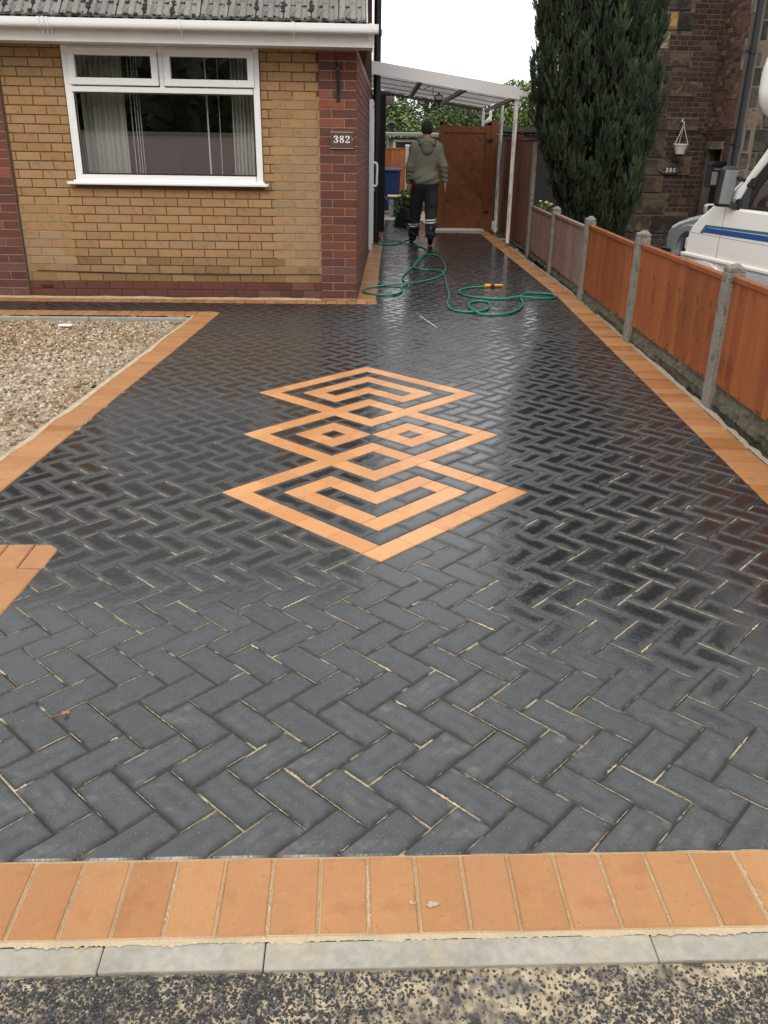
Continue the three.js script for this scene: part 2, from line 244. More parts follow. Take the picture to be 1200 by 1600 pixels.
const soil = mat('bare ground', [0.16, 0.14, 0.105], 1, { map: tex(512, 512, (u, v) => { const a = fbm(u, v, 10, 6, 91); return mix3([0.4, 0.45, 0.3], [1, 0.97, 0.9], a); }, true, 3) });
{
  const g = new THREE.CircleGeometry(160, 48); g.rotateX(-Math.PI / 2); g.translate(0, -0.32, 0);
  tag(mesh(numbered('ground'), metric(g), soil), 'bare earth ground around the plots', 'ground', null, 'structure');
  const nd = box(12, 0.3, 16, 8.46, -0.44, -3.5);
  tag(mesh(numbered('neighbour_driveway'), nd, mat('old tarmac', [0.09, 0.088, 0.085], 0.9, { bumpMap: grain, bumpScale: 0.01 })), 'old dark tarmac drive of the neighbouring house under the parked vehicles', 'driveway', null, 'structure');
}
{
  const roadMap = tex(2048, 1024, (u, v) => {
    const big = fbm(u, v, 5, 4, 101), mid = fbm(u, v, 22, 4, 102), g1 = vnoise(u * 420, v * 210, 420, 103), g2 = fbm(u, v * 0.5, 240, 3, 104);
    const ft = fbm(u, v, 150, 3, 105), sand = sstep(0.36, 0.66, big * 0.25 + mid * 0.3 + ft * 0.45);
    let c = mix3([0.030, 0.029, 0.028], [0.085, 0.08, 0.073], g1); if (g2 > 0.66) c = [0.16, 0.15, 0.14];
    return mix3(c, mix3([0.36, 0.285, 0.18], [0.56, 0.46, 0.31], g2), sand * (g1 < 0.3 ? 0.55 : 1));
  }, true, 3.2);
  const rm = mat('sandy tarmac', [1, 1, 1], 0.8, { map: roadMap, bumpMap: fine, bumpScale: 0.006 });
  const rd = thing('road', 'dark tarmac road dusted with pale sand along the kerb', 'road', [0, 0, 0], 0, null, 'structure');
  mesh('tarmac', box(60, 0.3, 9, 0, -0.165, 3.284 + 4.5), rm, rd);
  // loose stone chippings set in the surface
  const cg = flat(new THREE.IcosahedronGeometry(1, 0)), N = 90000, im = new THREE.InstancedMesh(cg, mat('chippings', [1, 1, 1], 0.55), N), m4 = new THREE.Matrix4(), q = new THREE.Quaternion(), e = new THREE.Euler();
  const sandy = (x, z) => clamp(0.95 * Math.exp(-((x - 0.10) ** 2 / 0.05 + (z - 3.36) ** 2 / 0.012)) + 0.8 * Math.exp(-((x + 0.72) ** 2 / 0.012 + (z - 3.44) ** 2 / 0.004)) + 0.9 * Math.exp(-((x - 0.55) ** 2 / 0.08 + (z - 3.30) ** 2 / 0.0012)) + 0.5 * (fbm(x * 0.4 + 3, z * 0.4, 12, 3, 109) - 0.45));
  for (let i = 0; i < N;) {
    const near = i < 50000, x = near ? rr(-1.3, 1.3) : rr(-3, 3), z = near ? 3.288 + 0.46 * rnd() : 3.288 + 2.2 * Math.pow(rnd(), 1.6); if (rnd() < sandy(x, z) * 0.93) continue;
    const s = rr(0.0016, 0.0034) * (rnd() < 0.1 ? 1.35 : 1); e.set(rr(0, 6), rr(0, 6), rr(0, 6)); q.setFromEuler(e);
    m4.compose(V3(x, -0.0150 + s * rr(-0.1, 0.45), z), q, V3(s * rr(0.8, 1.4), s * 0.75, s * rr(0.8, 1.3))); im.setMatrixAt(i, m4);
    const k = rnd(), c = k < 0.74 ? rr(0.018, 0.055) : k < 0.93 ? rr(0.06, 0.14) : 0; im.setColorAt(i, c ? new THREE.Color().setRGB(c, c * 0.97, c * 0.92) : new THREE.Color().setRGB(0.42, 0.34, 0.23).multiplyScalar(rr(0.5, 1))); i++;
  }
  im.name = 'chippings'; im.userData.kind = 'stuff'; rd.add(im);
}
{
  const k = thing('kerb', 'pale concrete edging strip between ochre blocks and road, smeared with sand', 'kerb', [0, 0, 0], 0, null, 'structure');
  let x = -3.96; for (const L of [0.92, 0.915, 0.92, 0.6, 0.32, 0.78, 0.9, 0.92, 0.9]) { const g = rbox(L - 0.0022, 0.3, 0.062, 0.0035, x + L / 2, -0.157 + rr(-0.001, 0.001), 3.252 + rr(-0.002, 0.002), rr(-0.002, 0.002)); mesh('edging_slab', g, M.conc, k); x += L; }
  const pts = []; for (let i = 0; i <= 1040; i++) pts.push(-2.6 + i * 0.005);
  const P = []; for (let i = 0; i < 1040; i++) { const w0 = 0.0008 + 0.007 * Math.pow(hash(i, 1, 7), 4) + 0.022 * Math.max(0, fbm(i * 0.0045, 0.3, 16, 4, 8) - 0.52), w1 = 0.0008 + 0.007 * Math.pow(hash(i + 1, 1, 7), 4) + 0.022 * Math.max(0, fbm((i + 1) * 0.0045, 0.3, 16, 4, 8) - 0.52); const a = [pts[i], 3.2095], b = [pts[i + 1], 3.2095], c = [pts[i + 1], 3.222 + w1], d = [pts[i], 3.222 + w0]; P.push(a[0], -0.0028, a[1], d[0], -0.0055, d[1], b[0], -0.0028, b[1], b[0], -0.0028, b[1], d[0], -0.0055, d[1], c[0], -0.0055, c[1]); }
  const g = new THREE.BufferGeometry(); g.setAttribute('position', new THREE.BufferAttribute(new Float32Array(P), 3)); g.computeVertexNormals(); mesh('sand_smear', metric(g), M.drySand, k);
}

// ---------------------------------------------------------------- the herringbone drive
const S2 = 0.1 / Math.SQRT2;
const XZ = (u, v) => { if (u < 0) u *= 1.0225; if (v < 0) v *= 1.0225; return [(u - v) * S2, -((u - 11) + (v - 11)) * S2]; };
const cells = [                                         // convex cells of the dark field
  [[-1.255, 1.40], [1.755, 1.40], [1.655, 3.009], [-1.362, 3.009]],
  [[-1.735, 1.40], [-1.354, -3.69], [2.064, -3.69], [1.918, -1.28], [1.755, 1.40]],
  [[-5.2, -3.69], [-5.2, -4.18], [2.094, -4.18], [2.064, -3.69]],
  [[0.142, -4.18], [2.094, -4.18], [2.133, -4.826], [2.30, -11.49], [2.31, -12.62], [0.53, -12.62]],
  [[0.53, -12.62], [1.42, -12.62], [1.42, -15.0], [0.638, -15.0]],
].map(ccw);
const inField = (p) => cells.some((c) => clipHalfIn(p, c));
function clipHalfIn(p, c) { for (let i = 0; i < c.length; i++) { const a = c[i], b = c[(i + 1) % c.length]; if ((b[0] - a[0]) * (p[1] - a[1]) - (b[1] - a[1]) * (p[0] - a[0]) < -1e-6) return false; } return true; }
// the inlaid motif on the block lattice: 'O' ochre, 'D' dark
const motif = new Map(), mk = (i, j) => i + ',' + j;
{
  const inSq = (i, j, a, b) => i >= a && i < b && j >= a && j < b;
  const ring = (i, j, a, b) => inSq(i, j, a, b) && !inSq(i, j, a + 1, b - 1);
  for (let i = 0; i < 22; i++) for (let j = 0; j < 22; j++) {
    const f = inSq(i, j, 0, 10), m = inSq(i, j, 6, 16), b = inSq(i, j, 12, 22); if (!f && !m && !b) continue;
    let c = 'D';
    if (ring(i, j, 0, 10) || ring(i, j, 6, 16) || ring(i, j, 12, 22)) c = 'O';
    const V = (a, k) => {                              // front meander in its own 0..10 square
      if (a >= 2 && a < 8 && k >= 2 && k < 8) {
        const outer = (a === 2 || k === 2), inner = (a === 4 && k >= 4) || (k === 4 && a >= 4), cap = (k === 7 && a >= 2 && a <= 4) || (a === 7 && k >= 2 && k <= 4);
        return outer || inner || cap;
      } return false;
    };
    if (f && V(i, j)) c = 'O';
    if (b && V(21 - i, 21 - j)) c = 'O';
    const sq = (a, k) => a >= 8 && a < 11 && k >= 11 && k < 14 && !(a === 9 && k === 12);
    if (m && (sq(i, j) || sq(j, i))) c = 'O';
    motif.set(mk(i, j), c);
  }
}
const blocks = [];                                       // { poly, wet row, ochre }
const quadOf = (i0, j0, i1, j1) => ccw([XZ(i0, j0), XZ(i1, j0), XZ(i1, j1), XZ(i0, j1)]);
const rest = (i, j, n, k) => { const w = [motif.has(mk(i, j)), motif.has(mk(n, k))]; if (w[0] && w[1]) return; const a = w[0] ? [n, k, n + 1, k + 1] : w[1] ? [i, j, i + 1, j + 1] : [i, j, n + 1, k + 1]; const long = !w[0] && !w[1]; push(quadOf(...a), long, n > i); };
function push(poly, whole, uDir) {
  const cx = poly.reduce((s, p) => s + p[0], 0) / poly.length, cz = poly.reduce((s, p) => s + p[1], 0) / poly.length;
  if (cz > 3.2 || cz < -15.2 || cx < -4.6 || cx > 2.6) return;
  if (poly.every(inField)) { blocks.push({ poly, cx, cz, whole, uDir }); return; }
  let best = [], bA = 0; for (const c of cells) { const q = clipTo(poly, c), A = q.length > 2 ? Math.abs(area(q)) : 0; if (A > bA) { bA = A; best = q; } }
  best = clean(best); if (bA > 0.0005 && best.length > 2) blocks.push({ poly: best, cx, cz, whole: false, uDir });
}
for (let i = -70; i < 140; i++) for (let j = -70; j < 140; j++) { const c = (((i + j + 1) % 4) + 4) % 4; if (c === 0) rest(i, j, i + 1, j); else if (c === 2) rest(i, j, i, j + 1); }
// motif blocks: pair cells along runs
const accents = [];
{
  const done = new Set(), run = (i, j, di, dj) => { let n = 0; const c = motif.get(mk(i, j)); while (motif.get(mk(i + di * n, j + dj * n)) === c && n < 12) n++; return n; };
  const dirOf = (i, j) => { const u = run(i, j, 1, 0) + run(i, j, -1, 0), v = run(i, j, 0, 1) + run(i, j, 0, -1); return u >= v ? 'u' : 'v'; };
  for (let s = 0; s < 44; s++) for (let i = 0; i < 22; i++) {
    const j = s - i, k = mk(i, j); if (!motif.has(k) || done.has(k)) continue; done.add(k);
    const d = dirOf(i, j), n = d === 'u' ? [i + 1, j] : [i, j + 1], nk = mk(...n), c = motif.get(k);
    if (motif.get(nk) === c && !done.has(nk) && dirOf(...n) === d) { done.add(nk); accents.push({ poly: quadOf(i, j, n[0] + 1, n[1] + 1), c, uDir: d === 'u', whole: true }); }
    else accents.push({ poly: quadOf(i, j, i + 1, j + 1), c, uDir: true, whole: false });
  }
}
const wetRow = (x, z) => {                               // where the water lies
  const n = fbm(x * 0.11 + 0.5, z * 0.11 + 0.5, 7, 3, 140) - 0.5, jit = rr(-0.35, 0.35);
  let w = 2.15 + n * 2.6 + jit;
  w -= 2.1 * sstep(1.75, 2.7, z);
  w += 1.25 * sstep(0.55, 1.1, Math.abs(x + 0.05)) * sstep(1.0, 1.5, z) * sstep(2.95, 2.0, z);
  w += 0.9 * sstep(-2.5, -5, z);
  w -= 0.9 * sstep(-2.2, -2.7, z) * sstep(-3.6, -3.0, z) * 0.9;
  return Math.round(clamp(w, 0, 3));
};
const uvCell = (poly, uDir, row, varn, c0) => {           // block-local coordinates into the atlas
  const a = uDir ? [Math.SQRT1_2, -Math.SQRT1_2] : [-Math.SQRT1_2, -Math.SQRT1_2], b = uDir ? [-Math.SQRT1_2, -Math.SQRT1_2] : [Math.SQRT1_2, -Math.SQRT1_2], fl = varn >= 8 ? -1 : 1;
  return (x, z) => { const s = ((x - c0[0]) * a[0] + (z - c0[1]) * a[1]) * fl, t = ((x - c0[0]) * b[0] + (z - c0[1]) * b[1]) * fl; return [((varn % 8) + clamp(0.5 + s / 0.2, 0.03, 0.97)) / 8, (row + clamp(0.5 + t / 0.1, 0.03, 0.97)) / 4]; };
};
const cen = (p) => [p.reduce((s, q) => s + q[0], 0) / p.length, p.reduce((s, q) => s + q[1], 0) / p.length];
const drive = thing('driveway', 'wet charcoal herringbone block driveway with an ochre diamond motif laid in its middle', 'driveway', [0, 0, 0], 0, null, 'structure');
{
  const bp = [[-5.2, -3.478], [-5.2, -4.6], [0.0, -4.6], [0.45, -15.02], [1.44, -15.02], [1.44, -13.0], [2.75, -13.0], [2.30, -4.8], [2.05, 0], [1.92, 3.218], [-1.75, 3.218], [-1.75, 1.2], [-1.94, 1.2], [-1.553, -3.478]];
  const s = new THREE.Shape(bp.map(([x, z]) => new THREE.Vector2(x, -z))), g = new THREE.ExtrudeGeometry(s, { depth: 0.28, bevelEnabled: false }); g.rotateX(-Math.PI / 2); g.translate(0, -0.2845, 0);
  mesh('sand_bed', metric(g), M.sand, drive);
}
function ribbon(p, q, w, y) {                            // a ragged low bead of sand from p to q
  const L = Math.hypot(q[0] - p[0], q[1] - p[1]), n = Math.max(3, Math.round(L / 0.006)), dx = (q[0] - p[0]) / L, dz = (q[1] - p[1]) / L, P = [], rows = [];
  for (let i = 0; i <= n; i++) { const t = i / n, e = Math.min(1, t * 6, (1 - t) * 6), a = w * (0.25 + 1.1 * rnd() * rnd()) * e, b = w * (0.25 + 1.1 * rnd() * rnd()) * e, x = p[0] + dx * t * L, z = p[1] + dz * t * L; rows.push([[x + dz * a, y - 0.001, z - dx * a], [x, y + 0.0009 * e, z], [x - dz * b, y - 0.001, z + dx * b]]); }
  for (let i = 0; i < n; i++) for (let k = 0; k < 2; k++) P.push(...rows[i][k], ...rows[i][k + 1], ...rows[i + 1][k], ...rows[i + 1][k], ...rows[i][k + 1], ...rows[i + 1][k + 1]);
  const g = new THREE.BufferGeometry(); g.setAttribute('position', new THREE.BufferAttribute(new Float32Array(P), 3)); g.computeVertexNormals(); return metric(g, 1, rnd(), rnd());
}
const cache = new Map();
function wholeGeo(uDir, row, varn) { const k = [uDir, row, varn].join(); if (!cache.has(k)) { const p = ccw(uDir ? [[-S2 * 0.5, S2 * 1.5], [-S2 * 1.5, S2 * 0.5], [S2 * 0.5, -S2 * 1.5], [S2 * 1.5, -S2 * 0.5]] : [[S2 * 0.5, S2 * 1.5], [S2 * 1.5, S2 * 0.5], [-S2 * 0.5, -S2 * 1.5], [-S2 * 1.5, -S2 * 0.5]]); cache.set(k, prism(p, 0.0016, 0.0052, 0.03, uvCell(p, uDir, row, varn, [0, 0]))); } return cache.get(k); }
const tilt = (far) => { const a = far ? 0.011 : 0.0055; return [rr(-a, a), rr(-0.006, 0.006), rr(-a, a)]; };
{
  const seen = (b) => { const lim = 0.62 * (4.42 - b.cz) + 0.15; return b.cz > 3 - 6.2 && Math.abs(b.cx + 0.1) < lim; };
  const order = blocks.map((b) => ({ ...b, d: Math.hypot(b.cx + 0.11, b.cz - 4.42) + (seen(b) ? 0 : 100) })).sort((a, b) => a.d - b.d);
  const bulk = [], near = []; let n = 0;
  for (const b of order) {
    const row = wetRow(b.cx, b.cz), varn = Math.floor(rnd() * 16), c = cen(b.poly), T = tilt(b.cz < -1), dy = rr(-0.0008, 0.0008);
    let g, px = c[0], pz = c[1];
    if (b.whole) g = wholeGeo(b.uDir, row, varn);
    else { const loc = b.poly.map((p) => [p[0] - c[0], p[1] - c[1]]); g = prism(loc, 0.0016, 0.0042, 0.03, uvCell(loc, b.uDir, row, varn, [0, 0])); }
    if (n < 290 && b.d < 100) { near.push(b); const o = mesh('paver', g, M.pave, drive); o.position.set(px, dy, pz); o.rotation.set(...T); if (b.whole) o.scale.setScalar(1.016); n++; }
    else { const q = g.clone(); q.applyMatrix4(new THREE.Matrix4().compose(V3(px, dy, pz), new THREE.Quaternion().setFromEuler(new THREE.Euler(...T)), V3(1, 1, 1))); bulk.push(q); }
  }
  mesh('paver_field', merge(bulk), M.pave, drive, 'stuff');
  // pale sand left lying in and over some joints
  const rib = [];
  for (const b of near) for (let i = 0; i < b.poly.length; i++) if (rnd() < 0.42 * sstep(0.2, 1.8, b.cz)) { const p = b.poly[i], q = b.poly[(i + 1) % b.poly.length], t0 = rr(0, 0.6), t1 = Math.min(1, t0 + rr(0.2, 0.9)); rib.push(ribbon([mix(p[0], q[0], t0), mix(p[1], q[1], t0)], [mix(p[0], q[0], t1), mix(p[1], q[1], t1)], rnd() < 0.05 ? 0.0055 : 0.0016, rnd() < 0.2 ? 0.0004 : -0.0016)); }
  for (let k = 0; k < 37; k++) rib.push(ribbon([-1.95 + 3.85 * k / 37 + rr(-0.001, 0.001), 3.016], [-1.95 + 3.85 * k / 37 + rr(-0.002, 0.002), 3.216], rnd() < 0.35 ? rr(0.003, 0.005) : 0.0018, -0.0012));
  mesh('joint_sand', merge(rib), M.drySand, drive, 'stuff');
  for (const a of accents) {
    const c = cen(a.poly), loc = a.poly.map((p) => [p[0] - c[0], p[1] - c[1]]), row = wetRow(c[0], c[1]), varn = Math.floor(rnd() * 16);
    const ox = rr(0, 1), oy = rr(0, 1);
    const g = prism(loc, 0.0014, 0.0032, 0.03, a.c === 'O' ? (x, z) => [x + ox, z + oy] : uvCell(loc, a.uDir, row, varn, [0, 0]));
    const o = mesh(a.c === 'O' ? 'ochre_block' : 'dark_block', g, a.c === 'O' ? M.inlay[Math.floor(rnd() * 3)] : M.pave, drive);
    const T = tilt(false); o.position.set(c[0], rr(-0.0004, 0.0004), c[1]); o.rotation.set(T[0] * 0.7, T[1] * 0.3, T[2] * 0.7);
  }
}
// soldier courses of ochre blocks: along a -> b, lying to the side given
const soldierGeo = []; for (let k = 0; k < 10; k++) { const ox = rr(0, 1), oy = rr(0, 1), p = ccw([[-0.05, -0.1], [0.05, -0.1], [0.05, 0.1], [-0.05, 0.1]]); soldierGeo.push(prism(p, 0.0016, 0.0045, 0.06, (x, z) => [x + ox, z + oy])); }
function soldiers(label, runs, wet, gap = 0) {
  const b = thing('paved_border', label, 'block border', [0, 0, 0], 0, null, 'structure');
  for (const [p, q, side, len = 0.2] of runs) {
    const L = Math.hypot(q[0] - p[0], q[1] - p[1]), n = Math.max(1, Math.round(L / 0.103)), st = L / n, dx = (q[0] - p[0]) / L, dz = (q[1] - p[1]) / L, ang = Math.atan2(-dz, dx);
    for (let i = 0; i < n; i++) {
      const t = (i + 0.5) * st, o = mesh('block', soldierGeo[Math.floor(rnd() * 10)], (wet > rnd() ? M.orangeWet[Math.floor(rnd() * 3)] : M.orange[Math.floor(rnd() * 5)]), b);
      o.position.set(p[0] + dx * t - dz * side * len / 2, rr(-0.0012, 0.0012), p[1] + dz * t + dx * side * len / 2);
      o.rotation.set(rr(-0.005, 0.005), ang + rr(-0.007, 0.007), rr(-0.005, 0.005)); o.scale.set(st / 0.1 * 0.994, 1, len / 0.2);
    }
  }
  return b;
}
tag(mesh(numbered('joint_sand'), box(4.2, 0.03, 0.204, -0.02, -0.0180, 3.111), mat('orange dusted sand', [0.46, 0.32, 0.18], 0.97, { map: M.drySand.map, bumpMap: fine, bumpScale: 0.004 })), 'pale orange dusted sand filling the joints of the front ochre row', 'sand', null, 'structure');
soldiers('front row of dry ochre blocks laid on end between dark drive and kerb', [[[-1.95, 3.0105], [1.9, 3.0105], 1, 0.203]], 0.05);
soldiers('long ochre block border at the foot of the right fence', R_EDGE.slice(0, -1).map((p, i) => [p, R_EDGE[i + 1], 1, 0.2]), 0.35);
soldiers('ochre block border running beside the gravel bed', [[[-1.735, 1.195], [-1.359, -3.49], -1, 0.2]], 0.1);
soldiers('ochre block border between gravel bed and dark path', [[[-5.2, -3.69], [-1.354, -3.69], 1, 0.2]], 0.2);
soldiers('ochre block strip against the base of the house front', [[[-5.2, -4.385], [-0.06, -4.385], 1, 0.2], [[-0.06, -4.385], [0.15, -4.385], 1, 0.2]], 0.3);
soldiers('ochre block strip along the side wall of the house up to the gate', [[[0.142, -4.40], [0.638, -15.0], -1, 0.2]], 0.85);
soldiers('ochre block corner piece at the left edge near the front', [[[-2.5, 1.40], [-1.258, 1.40], 1, 0.2], [[-1.268, 1.606], [-1.355, 3.0], 1, 0.2]], 0.05);
// a second course inside the corner piece, out to the left
soldiers('ochre blocks filling the left corner piece behind its edging row', [[[-2.5, 1.605], [-1.475, 1.605], 1, 0.2], [[-2.5, 1.81], [-1.485, 1.81], 1, 0.2]], 0.05);
{
  const sl = thing('paving_base', 'sandy bed under the ochre corner piece by the left edge', 'ground', [0, 0, 0], 0, null, 'structure');
  mesh('sand_bed', box(1.4, 0.25, 1.83, -2.42, -0.1345, 2.3), M.sand, sl);
}

// mortar and sand fillets along the borders
function fillet(label, pts, w, h, m = M.drySand) {
  const P = [], n = 26, all = []; for (let i = 0; i < pts.length - 1; i++) for (let k = 0; k < n; k++) { const t = k / n; all.push([mix(pts[i][0], pts[i + 1][0], t), mix(pts[i][1], pts[i + 1][1], t)]); } all.push(pts[pts.length - 1]);
  const at = (i) => { const a = all[Math.max(0, i - 1)], b = all[Math.min(all.length - 1, i + 1)], L = Math.hypot(b[0] - a[0], b[1] - a[1]), nx = -(b[1] - a[1]) / L, nz = (b[0] - a[0]) / L, r = hash(i, 3, 17), s = hash(i, 5, 19), ww = w * (0.6 + 0.75 * r); return [[all[i][0], -0.014, all[i][1]], [all[i][0] + nx * ww * 0.3, h * (0.4 + 0.8 * s), all[i][1] + nz * ww * 0.3], [all[i][0] + nx * ww, h * (0.3 + 0.5 * r), all[i][1] + nz * ww], [all[i][0] + nx * ww * 1.25, -0.06, all[i][1] + nz * ww * 1.25]]; };
  for (let i = 0; i < all.length - 1; i++) { const A = at(i), B = at(i + 1); for (let k = 0; k < 3; k++) P.push(...A[k], ...B[k], ...A[k + 1], ...A[k + 1], ...B[k], ...B[k + 1]); }
  const g = new THREE.BufferGeometry(); g.setAttribute('position', new THREE.BufferAttribute(new Float32Array(P), 3)); g.computeVertexNormals();
  return tag(mesh(numbered('mortar_strip'), metric(g), m), label, 'mortar', null, 'structure');
}
fillet('rough sandy mortar strip between right border and fence', R_EDGE.slice(0, 5).map(([x, z]) => [x + 0.203, z]), 0.032, 0.003, mat('grey sandy mortar', [0.36, 0.31, 0.235], 0.97, { bumpMap: fine, bumpScale: 0.006 }));
fillet('pale mortar haunch along the gravel side of the left border', [[-1.595, -3.45], [-1.945, 1.2]].reverse(), 0.045, 0.004).scale.set(1, 1, 1);
fillet('pale sand line where house wall meets ochre strip', [[-5.2, -4.395], [-0.42, -4.395]].reverse(), 0.03, 0.02);

// ---------------------------------------------------------------- gravel bed
{
  const gb = thing('gravel_bed', 'pale stony gravel bed scattered with brown leaves, left of the drive', 'gravel', [0, 0, 0], 0, null, 'structure');
  const gm = mat('stony soil', [1, 1, 1], 0.95, { map: tex(1024, 1024, (u, v) => { const a = fbm(u, v, 6, 4, 151), b = fbm(u, v, 90, 3, 152), c = fbm(u, v, 26, 3, 153); let q = mix3([0.24, 0.17, 0.105], [0.50, 0.43, 0.33], b * 0.6 + a * 0.5); return mix3(q, [0.10, 0.075, 0.045], sstep(0.58, 0.72, c) * 0.6); }, true, 2.2), bumpMap: fine, bumpScale: 0.012 });
  const s = new THREE.Shape([[-7, -3.405], [-1.62, -3.405], [-1.93, 0.6], [-1.96, 0.9], [-7, 0.9]].map(([x, z]) => new THREE.Vector2(x, -z))), g = new THREE.ExtrudeGeometry(s, { depth: 0.2, bevelEnabled: false }); g.rotateX(-Math.PI / 2); g.translate(0, -0.245, 0);
  mesh('stony_soil', metric(g), gm, gb);
  const inside = (x, z) => x < -1.655 - 0.078 * (z + 3.4) && z > -3.36 && z < 0.8 && x > -0.75 * (4.5 - z) && x > -5;
  const cg = flat(new THREE.IcosahedronGeometry(1, 0)), N = 24000, im = new THREE.InstancedMesh(cg, mat('gravel stones', [1, 1, 1], 0.9), N), m4 = new THREE.Matrix4(), q = new THREE.Quaternion(), e = new THREE.Euler();
  for (let i = 0; i < N;) {
    const z = rr(-3.36, 0.8), x = rr(-5, -1.6); if (!inside(x, z)) continue;
    const c = fbm(x * 0.2 + 3, z * 0.2 + 3, 9, 3, 160), s = Math.pow(rnd(), 3) * 0.013 + 0.0038, L = rnd() < 0.2 ? 1.8 : 1; e.set(rr(0, 6), rr(0, 6), rr(0, 6)); q.setFromEuler(e);
    m4.compose(V3(x, -0.043 + s * 0.25, z), q, V3(s * L, s * 0.8, s * rr(0.7, 1.2))); im.setMatrixAt(i, m4);
    const k = rnd(), w = rr(0.75, 1.15); const cc = k < 0.34 + (c - 0.5) ? [0.52, 0.44, 0.33] : k < 0.6 ? [0.44, 0.345, 0.235] : k < 0.84 ? [0.35, 0.245, 0.155] : k < 0.88 ? [0.55, 0.52, 0.46] : [0.15, 0.10, 0.06];
    im.setColorAt(i, new THREE.Color().setRGB(cc[0] * w, cc[1] * w, cc[2] * w)); i++;
  }
  im.name = 'gravel_stones'; im.userData.kind = 'stuff'; gb.add(im);
  const lg = new THREE.BufferGeometry(); lg.setAttribute('position', new THREE.BufferAttribute(new Float32Array([-1, 0, 0, 0, 0.25, 0.5, 0, 0.1, -0.5, 0, 0.1, -0.5, 0, 0.25, 0.5, 1, 0.05, 0]), 3)); lg.setAttribute('uv', new THREE.BufferAttribute(new Float32Array(12), 2)); lg.computeVertexNormals();
  const K = 3800, li = new THREE.InstancedMesh(lg, mat('leaf litter', [1, 1, 1], 0.85, { side: THREE.DoubleSide }), K);
  for (let i = 0; i < K;) { const z = rr(-3.36, 0.8), x = rr(-5, -1.6); if (!inside(x, z) || fbm(x * 0.15 + 7, z * 0.15 + 7, 8, 3, 163) < 0.42 + 0.16 * rnd()) continue; const s = rr(0.006, 0.02); e.set(rr(-0.5, 0.5), rr(0, 6), rr(-0.5, 0.5)); q.setFromEuler(e); m4.compose(V3(x, -0.034, z), q, V3(s * 1.3, s, s)); li.setMatrixAt(i, m4); const w = rr(0.5, 1.2); li.setColorAt(i, new THREE.Color().setRGB(0.30 * w, 0.15 * w, 0.06 * w)); i++; }
  li.name = 'leaf_litter'; li.userData.kind = 'stuff'; gb.add(li);
  const ed = thing('edging_kerb', 'grey concrete edging facing the gravel in front of the path', 'kerb', [0, 0, 0], 0, null, 'structure');
  for (let i = 0; i < 4; i++) mesh('edging_slab', rbox(0.905, 0.16, 0.05, 0.006, -4.80 + i * 0.91, -0.094 + rr(-0.003, 0.003), -3.455), M.conc, ed);
  tag(mesh(numbered('paper_scrap'), metric(new THREE.PlaneGeometry(0.11, 0.06, 3, 2).rotateX(-1.45).translate(0, 0, 0)), mat('white paper', [0.8, 0.82, 0.84], 0.7, { side: THREE.DoubleSide })), 'crumpled white scrap lying on the gravel near its far edge', 'litter').position.set(-2.62, -0.012, -3.05);
  for (const [x, z, s, lab] of [[-1.75, -1.85, 0.05, 'small green weed by the left border, the farther of the two weeds'], [-1.83, -1.1, 0.065, 'low green weed near the left border, the nearer of the two weeds']]) {
    const w = thing('weed', lab, 'weed', [x, -0.04, z]); const gs = []; for (let k = 0; k < 14; k++) { const h = lg.clone(); h.scale(s * rr(0.3, 0.6), s * 0.5, s * 0.35); h.rotateZ(rr(0.1, 0.8)); h.rotateY(rr(0, 6.3)); gs.push(h); } mesh('leaves', merge(gs), mat('weed leaf', [0.08, 0.16, 0.04], 0.7, { side: THREE.DoubleSide }), w);
  }
}
// ---------------------------------------------------------------- the bungalow
const house = thing('bungalow', 'buff brick bungalow with white bay-wide window, red brick corner pillars and grey tiled roof', 'house');
const brickGeos = {};
function brickGeo(w, h, k, name) {                        // a brick face lying in the xy plane, front at z = 0
  const key = name + w.toFixed(3) + h.toFixed(3) + k; if (brickGeos[key]) return brickGeos[key];
  const ox = rr(0, 1), oy = rr(0, 1), p = ccw([[-w / 2, -h / 2], [w / 2, -h / 2], [w / 2, h / 2], [-w / 2, h / 2]]);
  const g = prism(p, 0, 0.0025, 0.03, (x, z) => [x + ox, -z + oy]); g.rotateX(Math.PI / 2); return brickGeos[key] = g;
}
const pick = (a) => a[Math.floor(rnd() * a.length)];
const WZ = -4.47, PZ = -4.43;                             // wall face, pillar face
